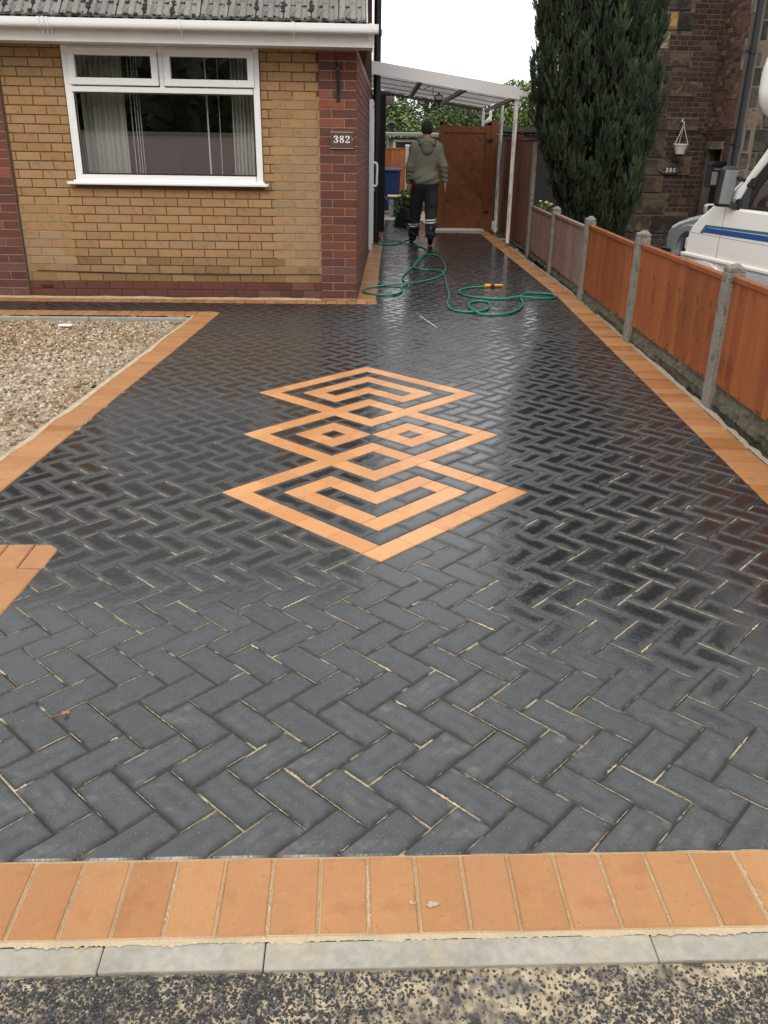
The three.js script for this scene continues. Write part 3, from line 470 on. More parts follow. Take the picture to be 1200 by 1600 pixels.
// mortar backing of the front wall, round the window
const fw = new THREE.Group(); fw.name = 'front_wall'; house.add(fw);
mesh('mortar', merge([box(6.0, 1.38, 0.2, -3.41, 0.39, WZ - 0.107), box(2.3, 1.26, 0.2, -3.96, 1.71, WZ - 0.107), box(0.56, 1.26, 0.2, -0.69, 1.71, WZ - 0.107)]), M.mortarDark, fw);
for (const g of [box(0.46, 1.72, 0.01, -0.64, 1.03, WZ - 0.0105), box(0.48, 0.75, 0.01, -3.15, 0.53, WZ - 0.0105)]) mesh('lime_mortar', g, mat('smeared lime mortar', [0.33, 0.24, 0.13], 0.95, { bumpMap: fine, bumpScale: 0.003 }), fw);
{
  const BL = 0.2325, BH = 0.0807, wx0 = -2.80, wx1 = -0.975, wy0 = 1.085;
  const bulk = []; let n = 0;
  for (let r = 0; r < 27; r++) {
    const y0 = 0.158 + r * BH, y = y0 + BH / 2, off = (r % 2) * BL / 2 + 0.055;
    if (y0 + BH > 2.34) break;
    for (let k = -1; k < 14; k++) {
      let a = -3.40 + off + (k - 1) * BL, b = a + BL; a = Math.max(a, -3.385); b = Math.min(b, -0.415); if (b - a < 0.03) continue;
      const pieces = y0 + BH > wy0 + 0.03 ? [[a, Math.min(b, wx0)], [Math.max(a, wx1), b]] : [[a, b]];
      for (const [p, q] of pieces) {
        if (q - p < 0.025) continue;
        const w = q - p - 0.009, x = (p + q) / 2, h = BH - (rnd() < 0.5 ? 0.010 : 0.0085);
        const low = sstep(0.75, 0.15, y) * 0.85 + 0.25 * sstep(1.6, 2.3, y) * (x < -2.6 ? 1 : 0.6), nz = fbm(x * 0.2 + 2, y * 0.2 + 2, 8, 3, 170), dull = sstep(-1.0, -0.55, x + nz * 0.3) * sstep(2.4, 1.2, y) * 0.8 + sstep(-2.75, -3.25, x) * sstep(1.1, 0.3, y);
        const dv = low * (0.55 + nz * 0.9) + rr(-0.12, 0.12), m = dv > 0.62 ? pick(M.buffDirty) : dull + rr(-0.2, 0.2) > 0.55 ? pick(M.buffDull) : dv > 0.42 && rnd() < 0.5 ? M.buffDirty[2] : pick(M.buff);
        const o = mesh('brick', brickGeo(w, h, Math.floor(rnd() * 4), 'b'), m, fw); o.position.set(x, y, WZ + rr(-0.0012, 0.0018)); n++;
      }
    }
  }
  // two red courses at the foot
  for (let r = 0; r < 2; r++) for (let k = -1; k < 14; k++) {
    const BLr = 0.2325; let a = Math.max(-3.385, -3.4 + (k) * BLr + r * 0.116), b = Math.min(-0.415, a + BLr); if (k === -1 && r === 0) continue; if (b - a < 0.05) continue;
    const o = mesh('red_brick', brickGeo(b - a - 0.006, 0.0745, Math.floor(rnd() * 4), 'r'), b > -1.0 ? pick(M.redDirty) : rnd() < 0.3 ? M.redDirty[0] : M.red[rnd() < 0.5 ? 1 : 3], fw); o.position.set((a + b) / 2, 0.0415 + r * 0.079, WZ + 0.001);
  }
  tag(mesh(numbered('wall_cable'), tube([[-3.3, 0.262, WZ + 0.008], [-2.2, 0.243, WZ + 0.008], [-1.4, 0.236, WZ + 0.008], [-0.8, 0.245, WZ + 0.008], [-0.42, 0.25, WZ + 0.008]], 0.004, 40, 5), M.black), 'thin black cable clipped along the foot of the buff brick wall', 'cable');
}
// red corner pillars: front faces and the side face of the right one
function pillar(x0, x1, sideX) {
  const g = new THREE.Group(); g.name = 'corner_pillar'; house.add(g);
  mesh('mortar', box(x1 - x0 - 0.006, 2.42, 0.3, (x0 + x1) / 2, 1.11, PZ - 0.1555), M.mortarRed, g);
  const H = 0.0807, W = x1 - x0;
  for (let r = 0; r < 28; r++) {
    const y = 0.012 + r * H + H / 2, cut = r % 2 ? [0, 0.118 / 0.36 * W, W] : [0, W * 0.665, W];
    for (let i = 0; i < 2; i++) {
      const a = x0 + cut[i], b = x0 + cut[i + 1], dirty = r < 4 || (r < 7 && rnd() < 0.4);
      const o = mesh('red_brick', brickGeo(b - a - 0.008, H - 0.0085, Math.floor(rnd() * 4), 'p'), dirty ? pick(M.redDirty) : rnd() < 0.06 ? M.red[4] : M.red[Math.floor(rnd() * 4)], g); o.position.set((a + b) / 2, y, PZ + rr(-0.001, 0.0015));
    }
  }
  return g;
}
pillar(-0.418, -0.055); pillar(-3.86, -3.405); pillar(-4.3, -3.87);
{
  // side wall of the house going back, in red brick; its bricks are a few pixels wide from here
  const a = Math.atan(DX), len = 9.6, sw = new THREE.Group(); sw.name = 'side_wall'; house.add(sw); sw.position.set(-0.057, 0, -4.43); sw.rotation.y = Math.PI / 2 - a;
  // local +x runs forward, so bricks go from 0 to -len
  mesh('mortar', box(len - 0.012, 2.42, 0.2, len / 2 + 0.006, 1.11, -0.1065), M.mortarRed, sw);
  const bulk = []; let n = 0;
  for (let r = 0; r < 28; r++) for (let k = 0; k < 42; k++) {
    const s0 = k * 0.2325 - (r % 2) * 0.116, x0 = Math.max(0, s0), x1 = Math.min(len, s0 + 0.2325); if (x1 - x0 < 0.03 || (x1 > 4.55 && x0 < 5.5 && r < 26)) continue;
    const g = brickGeo(x1 - x0 - 0.008, 0.0722, Math.floor(rnd() * 3), 's'), m = r < 3 ? pick(M.redDirty) : M.red[Math.floor(rnd() * 4)], y = 0.012 + r * 0.0807 + 0.04;
    if (x0 < 0.9) { const o = mesh('red_brick', g, m, sw); o.position.set((x0 + x1) / 2, y, rr(-0.001, 0.001)); }
    else { const q = g.clone(); q.translate((x0 + x1) / 2, y, 0); bulk.push(colored(q, [m.color.r, m.color.g, m.color.b])); }
  }
  mesh('red_bricks', mergeGeometries(bulk), new THREE.MeshStandardMaterial({ vertexColors: true, roughness: 0.88, map: brickTex }), sw, 'stuff');
  // white side door with a long D handle
  const d = new THREE.Group(); d.name = 'door'; d.position.set(5.02, 0, 0); sw.add(d);
  mesh('frame', merge([box(0.07, 2.08, 0.05, -0.465, 1.05, 0.03), box(0.07, 2.08, 0.05, 0.465, 1.05, 0.03), box(0.86, 0.07, 0.05, 0, 2.055, 0.03), box(0.86, 1.98, 0.03, 0, 1.03, 0.012)]), M.upvc, d);
  mesh('handle', tube([[-0.43, 1.24, 0.045], [-0.43, 1.245, 0.10], [-0.43, 1.22, 0.118], [-0.43, 1.02, 0.118], [-0.43, 0.95, 0.118], [-0.43, 0.925, 0.10], [-0.43, 0.93, 0.045]], 0.017, 40, 8), M.upvc, d);
  mesh('lock', merge([rbox(0.03, 0.09, 0.03, 0.006, -0.46, 1.37, 0.06), rbox(0.02, 0.03, 0.05, 0.004, -0.46, 0.87, 0.06)]), M.upvcDull, d);
}
// the remaining shell: rear, left side, room behind the window
mesh('rear_walls', merge([box(0.2, 2.4, 9.3, -8.9, 1.1, -9.1), box(9.3, 2.4, 0.2, -4.3, 1.1, -13.85), box(4.4, 2.4, 0.2, -6.7, 1.1, -4.6)]), M.red[1], house);
{
  const rm = new THREE.Group(); rm.name = 'room'; house.add(rm);
  mesh('inner_walls', merge([box(0.1, 2.5, 3.6, -3.75, 1.2, -6.4), box(0.1, 2.5, 3.6, -0.42, 1.2, -6.4), box(3.3, 2.5, 0.1, -2.1, 1.2, -8.2)]), mat('dim wallpaper', [0.30, 0.27, 0.25], 0.95), rm);
  mesh('room_floor', box(3.3, 0.06, 3.6, -2.1, 0.1, -6.4), mat('dark carpet', [0.08, 0.06, 0.05], 1), rm);
  mesh('ceiling', box(3.5, 0.06, 3.6, -2.1, 2.36, -6.48), mat('ceiling paint', [0.6, 0.6, 0.58], 0.95), rm);
  mesh('sideboard', merge([rbox(1.5, 0.5, 0.4, 0.02, -2.0, 0.9, -6.2), rbox(0.5, 0.5, 0.06, 0.02, -2.3, 1.25, -6.1)]), mat('dark furniture', [0.05, 0.035, 0.025], 0.6), rm);
  const cur = (x0, x1, amp, c, z) => { const pts = []; const n = 44; for (let i = 0; i <= n; i++) pts.push([mix(x0, x1, i / n), amp * Math.sin(i * 1.15) + amp * 0.5 * Math.sin(i * 0.47 + 1)]); const P = []; for (let i = 0; i < n; i++) { const [a, b] = [pts[i], pts[i + 1]]; P.push(a[0], 1.0, z + a[1], b[0], 1.0, z + b[1], a[0], 2.3, z + a[1], a[0], 2.3, z + a[1], b[0], 1.0, z + b[1], b[0], 2.3, z + b[1]); } const g = new THREE.BufferGeometry(); g.setAttribute('position', new THREE.BufferAttribute(new Float32Array(P), 3)); g.computeVertexNormals(); return metric(g); };
  const cm = mat('pale curtain', [0.35, 0.36, 0.315], 0.9, { side: THREE.DoubleSide });
  mesh('curtain', cur(-2.74, -2.32, 0.02, 0, -4.74), cm, rm); mesh('curtain', cur(-1.28, -0.98, 0.018, 0, -4.74), cm, rm);
  mesh('blind_cords', merge([-2.34, -2.25, -2.215, -2.19, -2.165, -1.515, -1.40, -1.27].map((x, i) => box(i === 5 ? 0.014 : 0.005, 1.25, 0.004, x, 1.68, -4.68))), mat('grey cord', [0.42, 0.42, 0.41], 0.7), rm);
}
// window
{
  const w = new THREE.Group(); w.name = 'window'; house.add(w);
  const F = -4.475, x0 = -2.79, x1 = -0.975, y0 = 1.112, y1 = 2.28;
  const fr = [rbox(0.075, y1 - y0, 0.07, 0.006, x0 + 0.0375, (y0 + y1) / 2, F), rbox(0.06, y1 - y0, 0.07, 0.006, x1 - 0.03, (y0 + y1) / 2, F), rbox(x1 - x0 - 0.13, 0.065, 0.068, 0.006, (x0 + x1) / 2, y0 + 0.0325, F), rbox(x1 - x0 - 0.13, 0.045, 0.068, 0.006, (x0 + x1) / 2, y1 - 0.0225, F), rbox(x1 - x0 - 0.13, 0.05, 0.068, 0.006, (x0 + x1) / 2, 1.918, F), rbox(0.045, 0.35, 0.066, 0.005, -1.885, 2.11, F)];
  mesh('frame', merge(fr), M.upvc, w);
  const sash = (a, b, c, d) => { const t = 0.062; mesh('opening_light', merge([rbox(b - a, t, 0.05, 0.008, (a + b) / 2, c + t / 2, F + 0.03), rbox(b - a, t, 0.05, 0.008, (a + b) / 2, d - t / 2, F + 0.03), rbox(t, d - c - 2 * t + 0.004, 0.049, 0.008, a + t / 2, (c + d) / 2, F + 0.03), rbox(t, d - c - 2 * t + 0.004, 0.049, 0.008, b - t / 2, (c + d) / 2, F + 0.03)]), M.upvc, w); mesh('pane', box(b - a - 2 * t + 0.01, d - c - 2 * t + 0.01, 0.004, (a + b) / 2, (c + d) / 2, F + 0.012), M.glass, w); };
  sash(-2.735, -1.912, 1.952, 2.262); sash(-1.858, -1.02, 1.952, 2.262);
  mesh('gasket', merge([box(1.69, 0.012, 0.01, -1.88, 1.183, F + 0.03), box(1.69, 0.012, 0.01, -1.88, 1.889, F + 0.03), box(0.012, 0.69, 0.01, -2.711, 1.536, F + 0.03), box(0.012, 0.69, 0.01, -1.041, 1.536, F + 0.03)]), M.black, w);
  mesh('pane', box(1.69, 0.725, 0.004, -1.875, 1.535, F + 0.008), M.glass, w);
  mesh('sill', merge([rbox(1.94, 0.026, 0.10, 0.008, -1.895, 1.096, F + 0.045), rbox(1.85, 0.018, 0.05, 0.006, -1.885, 1.117, F + 0.028)]), M.upvc, w);
}
// eaves: soffit, fascia, gutter with brackets, box end
{
  mesh('soffit', box(9.0, 0.012, 0.3, -4.42, 2.288, -4.30), M.upvcDull, house);
  mesh('fascia', box(9.02, 0.15, 0.02, -4.43, 2.352, -4.14), M.upvcDull, house);
  mesh('eaves_end', merge([box(0.014, 0.16, 0.33, 0.087, 2.352, -4.30), box(0.012, 0.16, 0.04, 0.086, 2.26, -4.16)]), M.upvc, house);
  const gp = []; for (let i = 0; i <= 10; i++) { const a = Math.PI + (i / 10) * Math.PI; gp.push([Math.sign(Math.cos(a)) * Math.pow(Math.abs(Math.cos(a)), 0.45) * 0.056, Math.pow(Math.abs(Math.sin(a)), 0.6) * -0.068]); }
  const inn = gp.slice().reverse().map(([x, y]) => [x * 0.93, y * 0.94]); gp.unshift([-0.056, 0.006]); gp.push([0.056, 0.006], [0.0485, 0.006]); inn.push([-0.0485, 0.006]);
  const gut = new THREE.Group(); gut.name = 'gutter'; house.add(gut);
  const gg = extr([...gp, ...inn], 9.05); gg.rotateY(Math.PI / 2); gg.translate(-8.93, 2.442, -4.068); mesh('channel', gg, M.upvc, gut);
  const cap = extr(gp, 0.012); cap.rotateY(Math.PI / 2); cap.translate(0.118, 2.442, -4.068); mesh('stop_end', cap, M.upvc, gut);
  const br = gp.map(([x, y]) => [x * 1.2, y * 1.14 + 0.003]); for (const x of [-2.83, -2.79, -2.755, -1.62, -0.63, 0.045, -3.9, -5]) { const b = extr([...br, ...gp.slice().reverse()], 0.018); b.rotateY(Math.PI / 2); b.translate(x, 2.442, -4.068); mesh('bracket', merge([b, box(0.02, 0.05, 0.012, x + 0.009, 2.36, -4.123)]), M.upvc, gut); }
}
// roof of ribbed concrete tiles
{
  const pitch = 34 * Math.PI / 180, roof = new THREE.Group(); roof.name = 'roof'; roof.position.set(0, 2.468, -4.115); roof.rotation.x = pitch; house.add(roof);
  // local: x along the eave, -z up the slope, y out of the roof
  const TW = 0.2437, G = 0.205, prof = [[0, 0.0], [0.012, 0.016], [0.055, 0.016], [0.067, 0.0], [0.098, 0.0], [0.110, 0.018], [0.152, 0.018], [0.164, 0.0], [0.2, 0.0], [0.21, 0.014], [TW - 0.004, 0.014]];
  const sh = [...prof.map(([x, y]) => [x, y + 0.002]), ...prof.slice().reverse().map(([x, y]) => [x, y - 0.022])];
  const tg = extr(sh, 0.30); tg.translate(0, 0, -0.30); tg.rotateX(0.085);
  const bulk = []; const cols = M.tile.map((m) => [m.color.r, m.color.g, m.color.b]);
  for (let r = 0; r < 38; r++) for (let k = 0; k < 37; k++) {
    const x = 0.02 - (k + 1) * TW, z = -r * G, y = 0.012 + rr(-0.002, 0.002);
    if (r < 3 && k < 17) { const o = mesh('roof_tile', tg, pick(M.tile), roof); o.position.set(x, y, z); o.rotation.set(rr(-0.004, 0.004), 0, 0); }
    else { const q = tg.clone(); q.translate(x, y, z); bulk.push(colored(q, pick(cols))); }
  }
  mesh('roof_tiles', mergeGeometries(bulk), new THREE.MeshStandardMaterial({ vertexColors: true, roughness: 0.9, map: postTex }), roof, 'stuff');
  mesh('underlay', box(9.0, 0.03, 7.9, -4.48, -0.035, -3.9), M.moss, roof);
  mesh('verge', box(0.012, 0.05, 7.8, 0.03, -0.005, -3.88), mat('verge mortar', [0.5, 0.49, 0.46], 0.9), roof);
  // moss in the laps and along the lower edges
  const mg = flat(new THREE.IcosahedronGeometry(1, 1)), N = 2300, im = new THREE.InstancedMesh(mg, M.moss, N), m4 = new THREE.Matrix4(), q = new THREE.Quaternion();
  for (let i = 0; i < N; i++) {
    const t = rnd(), s = rr(0.004, 0.014); let x = rr(-4.2, 0.0), z, y;
    const cl = fbm(x * 0.23 + 4, 0.3, 9, 3, 181);
    if (t < 0.5) { z = -G + rr(0.0, 0.02); y = 0.014 + rr(-0.004, 0.02); }
    else if (t < 0.58) { z = rr(-0.03, 0.0); y = 0.024; }
    else if (t < 0.66) { z = -2 * G + rr(0, 0.02); y = 0.02; }
    else { x = 0.02 - TW * Math.ceil(rr(0, 17)) + rr(-0.012, 0.012); z = -rnd() * 0.42; y = 0.014 + 0.055 * ((((-z) % G)) / G) * 0 + 0.03; if (fbm(x * 0.4, z * 0.6 + 2, 9, 3, 182) < 0.48) { z = -G + 0.01; y = 0.02; } }
    if (t < 0.42 && cl < 0.4 && rnd() < 0.5) x = rr(-2.9, -1.2);
    y += Math.max(0, ((-z) % G) / G) * 0.0; m4.compose(V3(x, y, z), q, V3(s * rr(1, 2.2), s * 0.75, s * rr(0.8, 1.5))); im.setMatrixAt(i, m4);
  }
  im.name = 'moss'; im.userData.kind = 'stuff'; roof.add(im);
  const m5 = new THREE.Group(); m5.name = 'gutter_moss'; 
  // rear slope, gable and ridge
  const L = 7.8, ry = 2.468 + L * Math.sin(pitch), rz = -4.115 - L * Math.cos(pitch);
  mesh('rear_slope', beamSlab(ry, rz), mat('rear tiles', [0.25, 0.235, 0.225], 0.9, { map: postTex }), house);
  const gs = extr([[0, 0], [2 * L * Math.cos(pitch) - 0.6, 0], [L * Math.cos(pitch) - 0.3, L * Math.sin(pitch) - 0.1]], 0.18); gs.rotateY(Math.PI / 2); gs.translate(-0.13, 2.33, -4.43); mesh('gable_wall', gs, M.red[0], house);
  function beamSlab(y, z) { const g = box(9.0, 0.06, L, -4.48, -0.02, -L / 2); g.rotateX(-pitch); g.translate(0, y, z); return g; }
}
// brown upper wall at the back corner and soil pipe
{
  mesh('upper_wall', box(0.6, 2.9, 3.9, -0.10, 3.70, -11.8), mat('brown render', [0.105, 0.062, 0.045], 0.9, { map: brickTex }), house);
  const p = thing('soil_pipe', 'black vertical drain pipe on the side wall next to the white door', 'drain pipe', [0.29, 0, -10.12]);
  mesh('pipe', merge([cyl(0.055, 0.055, 4.9, 0, 2.45, 0, 16)]), M.black, p); for (const y of [0.35, 1.2, 2.15, 3.05, 4.2]) mesh('collar', merge([cyl(0.066, 0.066, 0.09, 0, y, 0, 16), box(0.16, 0.03, 0.03, -0.05, y, 0)]), M.black, p);
  const b = thing('support_post', 'square black post at the house wall holding the canopy', 'post', [0.445, 0, -12.15]);
  mesh('post', rbox(0.125, 2.3, 0.125, 0.006, 0, 1.15, 0), mat('black paint', [0.014, 0.013, 0.013], 0.55), b); mesh('cap_plate', box(0.3, 0.02, 0.14, 0.07, 2.31, 0), M.black, b);
  const t = thing('outdoor_tap', 'small black outside tap at the foot of the drain pipe', 'tap', [0.27, 0.06, -10.0]);
  mesh('body', merge([cyl(0.03, 0.03, 0.05, 0, 0.02, 0, 12), bar([0, 0.03, 0], [0.09, 0.03, 0.04], 0.014), bar([0.09, 0.03, 0.04], [0.10, -0.02, 0.05], 0.012)]), M.black, t); mesh('handle', bar([0.03, 0.07, -0.03], [0.05, 0.07, 0.06], 0.008), M.iron, t);
}
const fontS = await new FontLoader().loadAsync('fonts/droid/droid_serif_bold.typeface.json');
const fontB = await new FontLoader().loadAsync('fonts/droid/droid_sans_bold.typeface.json');
function letters(txt, font, size, depth, gap) { const gs = []; let x = 0; for (const c of txt) { const g = new TextGeometry(c, { font, size, depth, curveSegments: 5, bevelEnabled: false }); g.computeBoundingBox(); g.translate(x - g.boundingBox.min.x, 0, 0); x += g.boundingBox.max.x - g.boundingBox.min.x + gap; gs.push(flat(g)); } const m = merge(gs); m.translate(-(x - gap) / 2, -size / 2, 0); return m; }
{
  const p = thing('house_number_plaque', 'brown plaque with white number 382 on the red brick pillar', 'number plaque', [-0.203, 1.515, PZ + 0.002]);
  mesh('plate', rbox(0.225, 0.15, 0.012, 0.003, 0, 0, 0.006), mat('brown plate', [0.14, 0.085, 0.06], 0.7, { map: tex(256, 256, (u, v) => { const m = sstep(0.60, 0.68, fbm(u, v, 9, 5, 190)) * sstep(0.3, 0.18, v); const k = 0.75 + 0.4 * fbm(u, v, 8, 4, 191); return mix3([k, k, k], [3.5, 4.2, 4.6], m).map((x) => x * 0.2); }, true, 0.15), }), p);
  p.children[0].material.color.setRGB(0.40, 0.25, 0.18);
  mesh('rim', merge([box(0.225, 0.006, 0.004, 0, 0.071, 0.014), box(0.225, 0.004, 0.004, 0, -0.073, 0.014)]), mat('pale rim', [0.45, 0.38, 0.33], 0.7), p);
  const t = letters('382', fontS, 0.062, 0.004, 0.014); t.translate(0, 0.008, 0.0125); mesh('number', t, M.white, p);
  const b = thing('hanging_bracket', 'black iron basket bracket fixed high on the red brick pillar', 'bracket', [-0.24, 1.85, PZ + 0.004]);
  mesh('back_plate', merge([box(0.032, 0.31, 0.010, 0.004, 0.155, 0.005), box(0.018, 0.018, 0.012, 0.006, 0.02, 0.006), cyl(0.008, 0.008, 0.014, 0.004, 0.04, 0.008, 8, Math.PI / 2)]), M.iron, b);
  mesh('arm', tube([[0.0, 0.29, 0.006], [-0.004, 0.30, 0.06], [-0.008, 0.31, 0.12], [-0.01, 0.325, 0.15], [-0.01, 0.335, 0.135]], 0.011, 24, 6), M.iron, b);
  mesh('brace', bar([0.004, 0.06, 0.008], [-0.004, 0.29, 0.085], 0.006), M.iron, b); mesh('bolt', merge([cyl(0.012, 0.012, 0.02, 0.0, 0.28, 0.012, 10, Math.PI / 2)]), M.chrome, b);
}
// ---------------------------------------------------------------- fences
const FP = [[2.005, 1.42], [2.095, -0.53], [2.168, -2.44], [2.29, -4.5], [2.405, -6.55], [2.535, -8.65], [2.625, -10.62], [2.70, -12.62]];
function grainBoard(w, h, d, k) { const key = ['gb', w.toFixed(3), h.toFixed(2), k].join(); if (brickGeos[key]) return brickGeos[key]; const g = rbox(w, h, d, 0.004); const uv = g.attributes.uv, ox = rr(0, 1), oy = rr(0, 1); for (let i = 0; i < uv.count; i++) uv.setXY(i, uv.getX(i) + ox, uv.getY(i) + oy); return brickGeos[key] = g; }
function fencePanel(p, q, y0, y1, mats, label, name = 'boarded_fence', group = null, kb = true, flip = true) {
  const L = Math.hypot(q[0] - p[0], q[1] - p[1]) - 0.10, cx = (p[0] + q[0]) / 2 + 0.05, cz = (p[1] + q[1]) / 2 - (flip ? 0.05 : 0), a = Math.atan2(-(q[1] - p[1]), q[0] - p[0]) + (flip ? Math.PI : 0);
  const f = thing(name, label, 'fence', [cx, 0, cz], a, group), n = Math.round(L / 0.118), bw = L / n;      // local +z faces the drive
  for (let i = 0; i < n; i++) { const h = y1 - y0 - 0.03 + rr(-0.004, 0.004), o = mesh('board', grainBoard(bw + 0.014, y1 - y0 - 0.03, 0.012, Math.floor(rnd() * 3)), pick(mats), f); o.position.set(-L / 2 + (i + 0.5) * bw, (y0 + y1 - 0.03) / 2 + rr(-0.003, 0.003), 0.006); o.rotation.y = 0.055; }
  mesh('capping_rail', rbox(L, 0.032, 0.05, 0.004, 0, y1 - 0.016, 0), mats[0], f);
  for (const yr of [y0 + 0.12, y1 - 0.12]) mesh('rail', box(L, 0.07, 0.035, 0, yr, -0.024), mats[0], f);
  if (kb) {
    const hh = y0 + 0.22, nn = 60, P = []; const yy = (i, k) => -0.2 + hh * k / 8, zz = (i, k) => 0.012 + 0.016 * (hash(i, k, 71) - 0.5) + 0.012 * Math.sin(k * 2.2 + hash(i >> 3, k >> 2, 9) * 3) * (k > 0 && k < 8 ? 1 : 0) - (k === 4 ? 0.012 : 0);
    for (let i = 0; i < nn; i++) for (let k = 0; k < 8; k++) { const X = (t) => -L / 2 + L * t / nn; const A = [X(i), yy(i, k), zz(i, k)], B = [X(i + 1), yy(i + 1, k), zz(i + 1, k)], C = [X(i + 1), yy(i + 1, k + 1), zz(i + 1, k + 1)], D = [X(i), yy(i, k + 1), zz(i, k + 1)]; P.push(...A, ...B, ...C, ...A, ...C, ...D); }
    const g = new THREE.BufferGeometry(); g.setAttribute('position', new THREE.BufferAttribute(new Float32Array(P), 3)); g.computeVertexNormals();
    mesh('gravel_board', merge([metric(g), box(L, hh, 0.035, 0, -0.2 + hh / 2, -0.019)]), M.gravelBoard, f);
  }
  return f;
}
function fencePost(p, h, label, w = 0.1, d = 0.11, cap = true, name = 'fence_post', turn = -0.06, m = M.post) {
  const f = thing(name, label, 'fence post', [p[0] + w / 2, 0, p[1] - d / 2], turn);
  const g = rbox(w, h + 0.3, d, 0.008, 0, h / 2 - 0.15, 0); const P = g.attributes.position; for (let i = 0; i < P.count; i++) P.setX(i, P.getX(i) + 0.003 * Math.sin(P.getY(i) * 19)); mesh('shaft', g, m, f);
  if (cap) { const c = nets((x, y, z) => smin(Math.max(Math.abs(x) - 0.047, Math.abs(z) - 0.053, Math.abs(y - 0.012) - 0.016), ellip([x, y, z], [0.006, 0.03, 0.0], [0.03, 0.02, 0.03]), 0.02) + 0.006 * (vnoise(x * 60 + 50, z * 60 + 50, 999, 4) - 0.5), [-0.09, -0.03, -0.09], [0.09, 0.08, 0.09], 0.008); c.translate(0, h, 0); mesh('mortar_cap', metric(c), M.post, f); }
  return f;
}
const postLab = ['', 'nearest visible rough concrete fence post, beside the wide orange panels', 'concrete fence post in front of the silver car, second along from the near end', 'concrete post where orange panels meet the faded mauve panels', 'concrete post between the two faded mauve panels'];
fencePost(FP[0], 0.84, 'concrete fence post past the right picture edge holding the nearest panel');
for (let i = 1; i <= 4; i++) fencePost(FP[i], [0, 0.815, 0.835, 0.795, 0.765][i], postLab[i]);
fencePost(FP[5], 1.56, 'tall flat grey concrete post where the low fence steps up to the tall one', 0.055, 0.16, false, 'tall_fence_post');
fencePanel(FP[0], FP[1], 0.15, 0.80, M.board, 'nearest orange boarded panel at the right edge, cut by the picture frame');
fencePanel(FP[1], FP[2], 0.135, 0.785, M.board, 'wide orange boarded panel in front of the white van, second from the near end');
fencePanel(FP[2], FP[3], 0.12, 0.765, M.board, 'farthest orange boarded panel, next to the faded mauve ones');
fencePanel(FP[3], FP[4], 0.10, 0.735, M.faded, 'faded mauve brown panel next to the last orange panel');
fencePanel(FP[4], FP[5], 0.08, 0.70, M.faded, 'faded mauve brown panel beside the tall post, under the pale flowers');
fencePanel(FP[5], FP[6], 0.06, 1.62, M.brownBoard, 'tall dark brown fence panel beside the near canopy post', 'tall_boarded_fence');
fencePanel(FP[6], FP[7], 0.06, 1.64, M.brownBoard, 'tall dark brown fence panel in the shade next to the gate', 'tall_boarded_fence');
{
  const f = thing('timber_post', 'brown timber post with a knob on top between the tall dark panels', 'fence post', [2.70, 0, -10.68]);
  mesh('shaft', rbox(0.09, 1.68, 0.09, 0.006, 0, 0.84, 0), M.brownBoard[1], f); mesh('knob', new THREE.SphereGeometry(0.045, 14, 10).translate(0, 1.72, 0), M.brownBoard[0], f);
}

